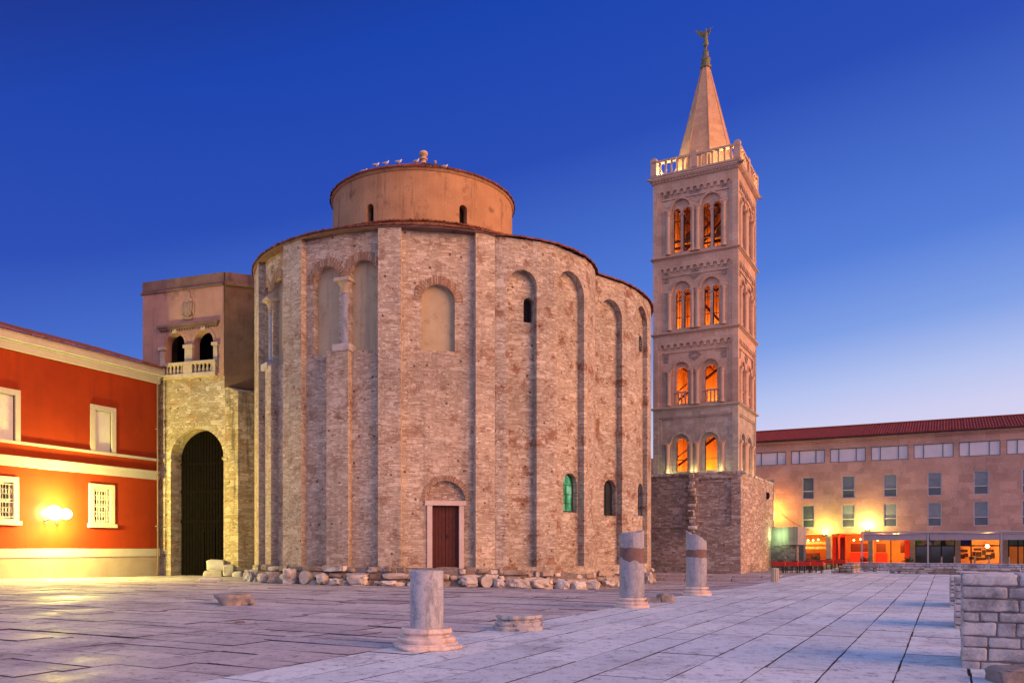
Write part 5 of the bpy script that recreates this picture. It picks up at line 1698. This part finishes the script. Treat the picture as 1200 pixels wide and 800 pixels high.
    for x, e, c in ((940, 480, (1, .42, .10)), (955, 340, (1, .55, .16)), (1006, 330, (1, .22, .04)), (1033, 300, (1, .34, .06)), (1050, 620, (1, .56, .12)), (990, 100, (1, .2, .04))):
        point('cafe_lamp', F.p(F.u(x, -1.6), zg-.45, -1.7), e, c, .3)
    # hanging lamps in the bar
    hl = MB()
    for x in (938, 946, 952, 958, 1000, 1008, 1014, 1028, 1034, 1044): hl.rock(F.p(F.u(x, -1.6), zg-.55+random.uniform(-.25, .1), -2.2), (.22, .22, .2), 0, 1, 0, 0, 2)
    hl.build('hanging_lamp', emit('warm_bulb', (1, .7, .25), 9), cafe)
M['blind_grey'] = plain('grey_blind', (.19, .22, .25), rough=.6, var=.1)
M['pillar'] = plain('pale_pillar', (.36, .29, .26), rough=.8, var=.12)
M['cafe_in'] = plain('cafe_warm_wall', (.62, .36, .14), rough=.8, var=.12, scale=.8)
M['cafe_red'] = plain('cafe_red_panel', (.60, .045, .02), rough=.5, var=.1)
M['bar_glass'] = islands('bar_bottle', [(0, (.25, .08, .02)), (.5, (.5, .35, .12)), (1, (.7, .6, .4))], rough=(.2, .4))
M['navy'] = plain('navy_panel', (.02, .025, .12), rough=.4)
M['sage'] = plain('sage_panel', (.10, .15, .12), rough=.4)
def mural():
    m, nt, b = new_mat('painted_transom')
    v = nd(nt, 'TexVoronoi', Scale=2.2); lk(nt, coords(nt, 'UV'), v.inputs['Vector'])
    s = nd(nt, 'SeparateColor'); lk(nt, v.outputs['Color'], s.inputs[0])
    c = ramp(nt, s.outputs[0], [(0, (.03, .03, .03)), (.2, (.45, .28, .10)), (.4, (.12, .30, .05)), (.55, (.5, .35, .16)), (.75, (.5, .05, .03)), (.9, (.05, .1, .2))], 'CONSTANT')
    lk(nt, c, b.inputs['Base Color']); b.inputs['Roughness'].default_value = .4
    return m
M['mural'] = mural()
cafe_building()

def flood(px, py, label, col, power, fd):
    F = FC; u = F.u(px, .4); z = F.z(px, py, .4)
    t = thing('floodlight', F.p(u, z, 0), label, 'lamp')
    b = MB(); b.tube(F.p(u, z-.3, 0), F.p(u, z-.25, .5), .05); b.fbox(F, u-.25, u+.25, z-.34, z-.1, .35, .75); b.build('housing', M['iron'], t)
    g = MB(); g.rock(F.p(u, z+.02, .55), (.5, .4, .24), math.atan2(E2.y, E2.x), .8, 0, 0, 3); g.build('lens', emit('flood_lens', col, 40), t)
    point('flood_light', F.p(u, z+.25, fd), power, col, .2)
flood(967, 624.5, 'greenish yellow floodlight on the pillar of the cafe, lighting the wall above', (.92, .95, .14), 620, .8)
flood(1016.5, 619, 'dazzling amber floodlight over the left end of the cafe canopy', (1, .68, .14), 1150, .8)
point('alley_lamp', FC.p(FC.u(905, 1.5), FC.z(905, 600, 1.5), 1.2), 1000, (1, .42, .05), .3)

def canopy():
    F = FC; d = 4.2
    u0, u1 = F.u(1009, d), F.u(1262, d)
    zt = F.z(1100, 622, d); zv = F.z(1100, 632.5, d)
    t = thing('cafe_canopy', F.p(u0, 0, d), 'long flat grey metal canopy on thin posts in front of the cafe', 'canopy')
    m = MB(); m.fbox(F, u0, u1, zt-.16, zt, .65, d); m.build('roof', M['alu'], t)
    v = MB()
    xs = [1010, 1087.5, 1173.5, 1262]
    for a, b in zip(xs, xs[1:]):
        v.fbox(F, F.u(a, d)+.16, F.u(b, d)-.12, zv, zt-.30, d-.08, d-.04)
        v.fbox(F, F.u(a, d)+.16, F.u(b, d)-.12, zt-.30, zt-.22, d-.14, d+.02)
    v.build('awning', M['awning'], t)
    for x in xs:
        p = MB(); u = F.u(x, d); p.fbox(F, u-.08, u+.08, -.4, zt-.16, d-.2, d-.04); p.build('post', M['alu'], t)
canopy()

# ------------------------------------------------------------------ things between tower and café
def side_wall():
    b = P(932, 640, 66.0); a = P(897, 640, 68.0)
    F = span(a, b)
    t = thing('garden_wall', (a.x, a.y, 0), 'rough stone wall with a pale concrete block lit green on top, behind the tower base', 'wall')
    zc = F.z(915, 638); zt = F.z(915, 617)
    m = MB(); m.fbox(F, 0, F.w, -.4, zc, -1.2, 0); m.build('stone_wall', M['lowwall'], t)
    m = MB(); m.fbox(F, 0, F.u(925), zc, zt, -1.2, -.25); m.fbox(F, F.u(925), F.w+.3, zc-.0, zt-.02, -1.2, .15); m.build('concrete_block', M['concrete'], t)
    g = MB(); g.fbox(F, F.w+.32, F.w+.75, -.3, F.z(935, 638), -.3, .05); g.build('metal_post', M['glass_slate'], t)
    point('green_lamp', F.p(F.u(914), zc+.8, .45), 80, (.55, 1.0, .38), .15)
side_wall()

def terrace():
    """red clothed tables and dark chairs of the café terrace"""
    tb = thing('terrace_table', (0, 0, 0), 'x', 'table', 'red clothed tables of the cafe terrace')
    m = MB(); m.box((0, 0, .80), (.95, .95, .05)); 
    for s, (dx, dy) in enumerate(((0, -.475), (0, .475), (-.475, 0), (.475, 0))):
        m.box((dx, dy, .66), (.95 if dx == 0 else .03, .95 if dy == 0 else .03, .26))
    m.build('tablecloth', plain('red_cloth', (.42, .035, .022), rough=.85, var=.15), tb)
    for dx in (-.38, .38):
        for dy in (-.38, .38):
            l = MB(); l.tube((dx, dy, 0), (dx, dy, .78), .03); l.build('leg', M['iron'], tb)
    ch = thing('terrace_chair', (0, 0, 0), 'x', 'chair', 'dark chairs of the cafe terrace')
    m = MB(); m.box((0, 0, .45), (.42, .42, .05)); m.build('seat', M['iron'], ch)
    m = MB(); m.box((0, .2, .72), (.42, .04, .34)); m.tube((-.19, .2, .45), (-.19, .2, .9), .02); m.tube((.19, .2, .45), (.19, .2, .9), .02); m.build('backrest', M['iron'], ch)
    for dx in (-.18, .18):
        for dy in (-.18, .18):
            l = MB(); l.tube((dx, dy, 0), (dx, dy, .43), .022); l.build('leg', M['iron'], ch)
    first = True
    rz = math.atan2(E2.y, E2.x)
    k = 0
    for row, (xa, xb, yb, n) in enumerate(((913, 957, 671.0, 4), (912, 984, 667.0, 6))):
        for i in range(n):
            x = xa + (xb-xa)*i/(n-1); p = G(x, yb)
            rowname = ('front', 'back')[row]
            where = ('nearest the tower base' if i == 0 else 'nearest the stepped wall' if i == n-1 else 'number %d from the tower base' % (i+1))
            lab = 'red clothed terrace table in the %s row, %s' % (rowname, where)
            if first: tb.location = p; tb.rotation_euler = (0, 0, rz); tb['label'] = lab
            else: dup(tb, p, rz, lab)
            q = p + E1*.85 + E2*random.uniform(-.1, .1)
            lab = 'dark terrace chair behind the %s row table %s' % (rowname, where)
            if first: ch.location = q; ch.rotation_euler = (0, 0, rz); ch['label'] = lab
            else: dup(ch, q, rz+random.uniform(-.2, .2), lab)
            first = False
terrace()

def blockwall(name, F, u0, u1, h, depth, label, cat, bh=.16, bw=.4, mat='lowwall', steps=None, base=-.3, kmat=None):
    """a low wall of separate blocks, one mesh"""
    m = MB(); z = base
    rz = math.atan2(F.t.y, F.t.x)
    while z < h - .02:
        hh = min(bh*random.uniform(.85, 1.15), h - z)
        u = u0; a_end = u1
        if steps: u = u0 + steps*max(0, (z-0)/h)
        while u < a_end - .02:
            L = min(bw*random.uniform(.6, 1.5), a_end-u)
            if a_end - u - L < .12: L = a_end-u
            m.block(F.p(u+L/2, z+hh/2, -depth/2 + random.uniform(-.012, .012)), (L-.012, depth, hh-.012), rz, .015, .02, random.random()*90, 3)
            u += L
        z += hh
    core = MB(); core.fbox(F, u0+.03+(steps or 0), u1-.03, base, h-.04, -depth+.03, -.035)
    t = thing(name, F.p(u0, 0, 0), label, cat)
    m.build('stone_block', M[kmat or 'plinth_rubble'], t); core.build('mortar', M['mortar_dark'], t)
    return t

def low_walls():
    # far parapet below the café, nearer bench wall, stepped end wall
    F = span(P(1000, 0, 66.5), P(1275, 0, 57.5)); blockwall('terrace_wall', F, 0, F.w, .66, .5, 'long low stone wall in front of the cafe, behind the bench wall', 'wall', .17, .42, kmat='pier')
    F = span(P(1055, 0, 58.0), P(1196, 0, 53.8)); blockwall('bench_wall', F, 0, F.w, .42, .6, 'lower pale stone wall standing in front of the terrace wall', 'wall', .15, .5, kmat='plinth_rubble')
    F = span(P(972.5, 0, 59.5), P(1001, 0, 58.6)); blockwall('stepped_wall', F, 0, F.w, .78, 2.4, 'stepped end of a pale stone wall beside the red tables', 'wall', .16, .4, steps=1.25, kmat='plinth_rubble')
    for k, (x0, x1, yb, yt, Y, lab) in enumerate(((1011, 1029.5, 668.5, 661, 62.5, 'left dark stone slab bench against the terrace wall'), (1042, 1057, 672, 665.5, 59.0, 'right dark stone slab bench beside the lower pale wall'))):
        a, b = P(x0, 0, Y), P(x1, 0, Y-.4); F = span(a, b)
        t = thing('stone_bench', (a.x, a.y, 0), lab, 'bench', 'stone slab benches by the cafe')
        zt = EYE+(HZ-yt)/F_PX*Y
        m = MB(); m.rock(F.p(F.w/2, zt-.12, -.4), (F.w, .9, .26), math.atan2(F.t.y, F.t.x), .2, .06, k, 3); m.build('seat', M['rock2'], t)
        m = MB()
        for q in (.2, .8): m.rock(F.p(F.w*q, (zt-.24)/2, -.4), (.3, .7, zt-.2), math.atan2(F.t.y, F.t.x), .25, .1, k+q, 2)
        m.build('support', M['rock2'], t)
M['rock2'] = islands('grey_weathered_stone', [(0.0, (.19, .165, .17)), (0.5, (.28, .25, .255)), (1.0, (.38, .345, .35))], scale=5, stain=(.07, .055, .06), stain_amt=.65, bump=.8)
low_walls()

def bollards():
    b = thing('bollard', (0, 0, 0), 'x', 'bollard', 'small metal bollards by the cafe')
    m = MB(); m.lathe((0, 0, 0), [(.07, 0), (.07, .92), (.05, .97)], 10); m.build('post', M['alu'], b)
    m = MB(); m.lathe((0, 0, 0), [(.12, 0), (.12, .03), (.08, .05)], 12); m.build('foot', M['iron'], b)
    for k, (x, lab) in enumerate(((1103.5, 'metal bollard before the dark shop window'), (1118.5, 'metal bollard beside the pillar between dark shop and lit room'), (1142.5, 'metal bollard before the middle of the lit picture room'), (1159, 'metal bollard below the glowing globe of the picture room'), (1182.5, 'metal bollard right of the pillar by the rightmost lit shop'))):
        Y = FC.p(FC.u(x, 1.6), 0, 1.6)
        if k == 0: b.location = Y; b['label'] = lab
        else: dup(b, Y, 0, lab)
bollards()

def shrubs():
    leaf = plain('shrub_leaf', (.035, .06, .015), rough=.6, var=.5, scale=5)
    for k, (x, Y, lab) in enumerate(((1014, 75, 'small dark potted shrub at the left canopy post'), (1064.5, 72, 'small dark potted shrub left of the dark shop window'), (956, 80, 'dark green potted bush beside the bar counter of the cafe'))):
        p = P(x, 640, Y); p.z = gz(p.x, p.y)
        t = thing('potted_shrub', p, lab, 'plant', 'potted shrubs of the cafe')
        m = MB(); m.lathe(p, [(.26, 0), (.34, .42), (.36, .45), (.3, .45)], 14); m.build('pot', M['cafe_wall'], t)
        m = MB()
        for i in range(260):
            v = Vector((random.gauss(0, .22), random.gauss(0, .22), .6 + abs(random.gauss(0, .2))))
            n = Vector((random.uniform(-1, 1), random.uniform(-1, 1), random.uniform(-.3, 1))).normalized(); a = n.orthogonal().normalized()*.07; b = n.cross(a).normalized()*.035
            q = p+v; m.poly([q-a, q+b, q+a, q-b])
        m.build('foliage', leaf, t)
shrubs()

def cable():
    a = FC.p(FC.u(905, .2), FC.z(905, 594, .2), .2); b = FC.p(FC.u(966, .3), FC.z(966, 625, .3), .3)
    m = MB(); pts = []
    for i in range(13):
        t = i/12; q = a.lerp(b, t); q.z -= .55*math.sin(PI*t); pts.append(q)
    for p, q in zip(pts, pts[1:]): m.tube(p, q, .02, n=5)
    o = m.build('cable', M['iron'], org=a); tag(o, 'thin dark cable sagging along the orange cafe wall to the floodlight', 'cable')
cable()

# ------------------------------------------------------------------ piers at the right edge
def right_piers():
    Y0 = EYE*F_PX/(782-HZ)
    a = P(1127, 0, Y0); c = E2
    def pier(F, w, h, depth, label):
        m = MB(); z = -.03; row = 0
        rz = math.atan2(F.t.y, F.t.x)
        hs = [.13, .19, .15, .20, .14, .18, .17, .17]
        tot = sum(hs); hs = [q*(h+.03)/tot for q in hs]
        for hh in hs:
            u = 0
            while u < w-.02:
                L = random.choice((.24, .34, .46, .60, .74, .42))
                if w-u-L < .16: L = w-u
                dd = depth
                m.block(F.p(u+L/2, z+hh/2, -dd/2+random.uniform(-.012, .008)), (L-.014, dd, hh-.016), rz+random.uniform(-.008, .008), .016, .013, random.random()*99, 11)
                u += L
            z += hh; row += 1
        core = MB(); core.fbox(F, .03, w-.03, -.05, h-.035, -depth+.03, -.03)
        t = thing('stone_pier', F.o, label, 'wall', 'squared stone piers at the right edge')
        m.build('stone_block', M['pier'], t); core.build('mortar', M['mortar_dark'], t)
    pier(Frame(a, c), 2.2, 1.42, 1.6, 'nearest tall pier of squared grey blocks at the right edge')
    Y1 = 18.4; pier(Frame(P(1118.5, 0, Y1), c), 2.0, 1.12, 1.8, 'second grey block pier, half hidden behind the nearest one')
    Y2 = 25.0; pier(Frame(P(1112.8, 0, Y2), c), 2.4, .90, 2.2, 'farthest low grey block pier beside the lane')
    b = MB(); p = G(1192, 797); b.rock((p.x+.12, p.y-.1, .06), (1.05, .5, .3), 0, .3, .12, 4, 4)
    o = b.build('loose_block', M['rock2'], org=p); tag(o, 'grey weathered loose block lying in front of the nearest pier at the bottom right', 'stone')
right_piers()

# ------------------------------------------------------------------ column stumps and fragments on the forum
def base_prof(r, h):
    """attic column base"""
    return [(r*1.5, 0), (r*1.52, h*.22), (r*1.48, h*.27), (r*1.36, h*.30), (r*1.42, h*.40), (r*1.43, h*.48), (r*1.36, h*.56), (r*1.20, h*.60), (r*1.14, h*.68), (r*1.22, h*.74), (r*1.28, h*.80), (r*1.28, h*.92), (r*1.24, h*1.0)]
def shaft(mb, c, r, zf0, zf1, n=40, m=14, flute=0.0, seed=0):
    c = Vector(c); vs = []; fs = []
    for k in range(m+1):
        for i in range(n):
            a = 2*PI*i/n
            z0, z1 = zf0(a), zf1(a)
            z = z0 + (z1-z0)*k/m
            rr = r*(1 + .018*noise.noise(Vector((math.cos(a)*2, math.sin(a)*2, z*3+seed))) ) + flute*math.cos(a*12)
            vs.append(c + Vector((rr*math.cos(a), rr*math.sin(a), z)))
    for k in range(m):
        for i in range(n):
            j = (i+1) % n; fs.append((k*n+i, k*n+j, (k+1)*n+j, (k+1)*n+i))
    tc_ = len(vs); zt = sum(zf1(2*PI*i/n) for i in range(n))/n
    vs.append(c+Vector((0, 0, zt+.02)))
    for i in range(n): fs.append((m*n+i, m*n+(i+1) % n, tc_))
    mb.raw(vs, fs)
def nz(a, amp, f, s): return amp*noise.noise(Vector((math.cos(a)*f, math.sin(a)*f, s)))
M['wmarble'] = islands('weathered_marble', [(0.0, (.36, .34, .36)), (0.5, (.44, .415, .43)), (1.0, (.52, .49, .50))], scale=4, stain=(.075, .055, .06), stain_amt=.9, bump=.9, nscale=1.6)
def columns():
    # nearest stump
    p = G(500, 758.5); s = p.y/F_PX
    t = thing('column_stump', p, 'short pale grey marble column stump on a pink moulded base, nearest to the camera', 'column')
    r = 39*s/2
    hb = 24*s
    m = MB(); m.lathe(p, base_prof(r*1.22, hb), 48, wob=.06); m.rock(p+Vector((0, 0, hb*.1)), (r*3.75, r*3.75, hb*.3), .35, .4, .06, 2, 3); m.build('base', M['marble_pink'], t)
    m = MB(); shaft(m, p, r, lambda a: hb*.96, lambda a: hb + 66*s + nz(a, .03, 3, 1)); m.build('shaft', M['marble'], t)
    # base without shaft
    p = G(608, 737); s = p.y/F_PX
    t = thing('ruined_column', p, 'weathered grey moulded column base without a shaft, right of the nearest stump', 'column base')
    r = 55*s/2/1.5
    m = MB(); m.lathe(p, base_prof(r, 17*s), 44, wob=.11, seed=5); o = m.build('base', M['wmarble'], t)
    # two taller stumps with brown repairs
    for (px, py, wd, wb, ht, hb_, tilt, b0, b1, lab) in ((740.5, 711, 29, 40, 76, 11.5, .10, 42, 58, 'taller broken blue grey column with a brown repair band, before the right apse'),
                                                 (816, 697, 24, 34, 59, 10, .26, 34, 43, 'slanting topped blue grey column with a brown band, before the bell tower base')):
        p = G(px, py); s = p.y/F_PX
        t = thing('column_stump', p, lab, 'column')
        r = wd*s/2; hb = hb_*s
        m = MB(); m.lathe(p, base_prof(wb*s/2/1.5, hb*1.0), 44, wob=.05, seed=px); m.build('base', M['marble_pink'], t)
        sl = 1 if tilt > .2 else -1
        top = lambda a: hb + ht*s + nz(a, .10, 2, px) - (tilt*r*2)*math.cos(a)*1.0*(1 if tilt > .2 else -.8)
        lo = lambda a: hb + b0*s + nz(a, .09, 2.2, px+3) - .10*math.cos(a)*(1 if tilt < .2 else .3)
        hi = lambda a: hb + b1*s + nz(a, .05, 2.5, px+9)
        m = MB(); shaft(m, p, r, lambda a: hb*.97, lo, seed=px); shaft(m, p, r*.985, hi, top, seed=px+1); m.build('shaft', M['marble_dark'], t)
        m = MB(); shaft(m, p, r*.965, lambda a: lo(a)-.05, lambda a: hi(a)+.06); m.build('repair_band', M['repair'], t)
    # fluted stub
    p = G(908, 681.5); s = p.y/F_PX
    t = MB(); shaft(t, p, 4.2*s, lambda a: -.03, lambda a: 16*s + nz(a, .05, 2, 3), n=72, flute=.022)
    o = t.build('fluted_column_stub', M['carved'], org=p); tag(o, 'small fluted yellowish column stub standing before the tower base corner', 'column')
    # fragments
    p = G(273, 708); s = p.y/F_PX
    m = MB(); m.lathe(p, [(.44, -.02), (.47, .1), (.52, .2), (.57, .26), (.58, .34), (.5, .37)], 30, wob=.07); m.rock(p+Vector((.5, -.05, .1)), (.35, .4, .22), 0, .5, .3, 1, 3)
    o = m.build('column_fragment', M['rock2'], org=p); tag(o, 'low eroded round capital lying on the paving before the church left side', 'stone')
    p = G(776, 705); s = p.y/F_PX
    m = MB(); m.rock(p+Vector((.12, 0, .1)), (.5, .5, .32), .3, .4, .3, 8, 3); m.rock(p+Vector((-.35, -.05, .04)), (.55, .5, .22), .1, .4, .3, 9, 3)
    o = m.build('stone_fragment', M['rock2'], org=p); tag(o, 'small broken grey stone lying between the two taller columns', 'stone')
    p = G(247, 680.5); m = MB(); m.rock(p+Vector((0, 0, .05)), (1.15, .7, .24), .1, .4, .1, 3, 3)
    o = m.build('door_slab', M['rock'], org=p); tag(o, 'pale flat stone lying in front of the dark gate', 'stone')
    p = G(771, 676); m = MB(); q = p+Vector((0, .8, .3)); m.tube(q+Vector((-.35, .25, 0)), q+Vector((.35, -.25, 0)), .3, .29, 20)
    o = m.build('column_drum', M['rock'], org=q); tag(o, 'short pale column drum lying on its side between apse and tower base', 'stone')
    p = G(281, 729); m = MB(); m.rock(p+Vector((0, 0, .0)), (.28, .16, .06), .1, .5, .3, 6, 2)
    o = m.build('stone_chip', M['repair'], org=p); tag(o, 'tiny brown chip lying on the worn paving at lower left', 'stone')
columns()

def tower_steps():
    a, b = P(757, 0, 55.4), P(914, 0, 51.9)
    F = span(a, b)
    rz = math.atan2(F.t.y, F.t.x)
    t = thing('stone_steps', (a.x, a.y, 0), 'two long low stone steps at the foot of the bell tower base', 'steps')
    for row, (d, z1, L) in enumerate(((-.6, .05, F.w), (.25, -.13, F.w*.9))):
        m = MB(); u = 0
        while u < L - .1:
            w_ = min(random.uniform(.9, 1.8), L-u)
            m.block(F.p(u+w_/2, z1-.16, d-.6), (w_-.012, 1.9, .33), rz, .015, .02, random.random()*40, 6); u += w_
        m.build('step', M['rock3'], t)
M['rock3'] = islands('pale_step_stone', [(0.0, (.31, .25, .26)), (0.5, (.38, .32, .33)), (1.0, (.45, .39, .40))], scale=4, stain=(.14, .11, .12), stain_amt=.5, bump=.5)
tower_steps()

# ------------------------------------------------------------------ gulls on the drum roof
def gulls():
    white = plain('gull_white', (.62, .56, .54), rough=.8, var=.06)
    grey = plain('gull_grey', (.30, .29, .31), rough=.8, var=.08)
    beak = plain('gull_beak', (.5, .3, .05), rough=.5)
    g = thing('gull', (0, 0, 0), 'x', 'gull', 'gulls resting on the drum roof')
    X = Vector((1, 0, 0)); Yv = Vector((0, 1, 0)); U = Vector((0, 0, 1))
    m = MB()
    ss = [(-.27, .17, .015, .008), (-.18, .19, .05, .035), (-.06, .2, .085, .085), (.05, .21, .09, .10), (.12, .25, .075, .085), (.155, .31, .05, .055), (.17, .36, .05, .055), (.19, .385, .04, .045), (.215, .385, .02, .022)]
    m.loft([(Vector((x, 0, z)), Yv*a, (U*.8 - X*.35).normalized()*b if x > .1 else U*b) for x, z, a, b in ss], 14)
    m.build('body', white, g)
    for s in (-1, 1):
        w = MB(); w.loft([(Vector((-.33, s*.02, .19)), Yv*.008, U*.012), (Vector((-.2, s*.055, .22)), Yv*.012, U*.04), (Vector((-.02, s*.088, .225)), Yv*.016, U*.07), (Vector((.07, s*.085, .23)), Yv*.012, U*.05), (Vector((.1, s*.07, .23)), Yv*.004, U*.01)], 10)
        w.build('wing', grey, g)
        l = MB(); l.tube((0, s*.035, 0), (.01, s*.035, .13), .008, n=6); l.box((.02, s*.035, .005), (.06, .04, .01)); l.build('leg', beak, g)
    b = MB(); b.loft([(Vector((.21, 0, .385)), Yv*.013, U*.014), (Vector((.25, 0, .38)), Yv*.009, U*.011), (Vector((.275, 0, .37)), Yv*.003, U*.004)], 8); b.build('beak', beak, g)
    DR = Ring(RC, 5.2)
    spots = [(427, .1, 'gull nearest the left end of the drum roof, mostly hidden'), (441, .3, 'pale gull hunched second from the left on the drum roof'), (452.5, 0, 'pale gull third from the left on the drum roof'),
             (467.5, .2, 'upright gull midway between the left gulls and the roof finial'), (488, -.1, 'grey winged gull just left of the roof finial'), (510, 1.4, 'gull just right of the roof finial, seen end on'), (521.5, .4, 'rightmost low gull on the drum roof')]
    for k, (x, rz, lab) in enumerate(spots):
        a = DR.phi(x); p = DR.pt(a); p.z = 22.42 + (5.56-5.2)*.48 + .06
        if k in (0, 6): p.z -= .16
        if k == 0: g.location = p; g.rotation_euler = (0, 0, rz); g['label'] = lab; g.scale = (.72,)*3
        else:
            o = dup(g, p, rz, lab); o.scale = (.72,)*3
gulls()
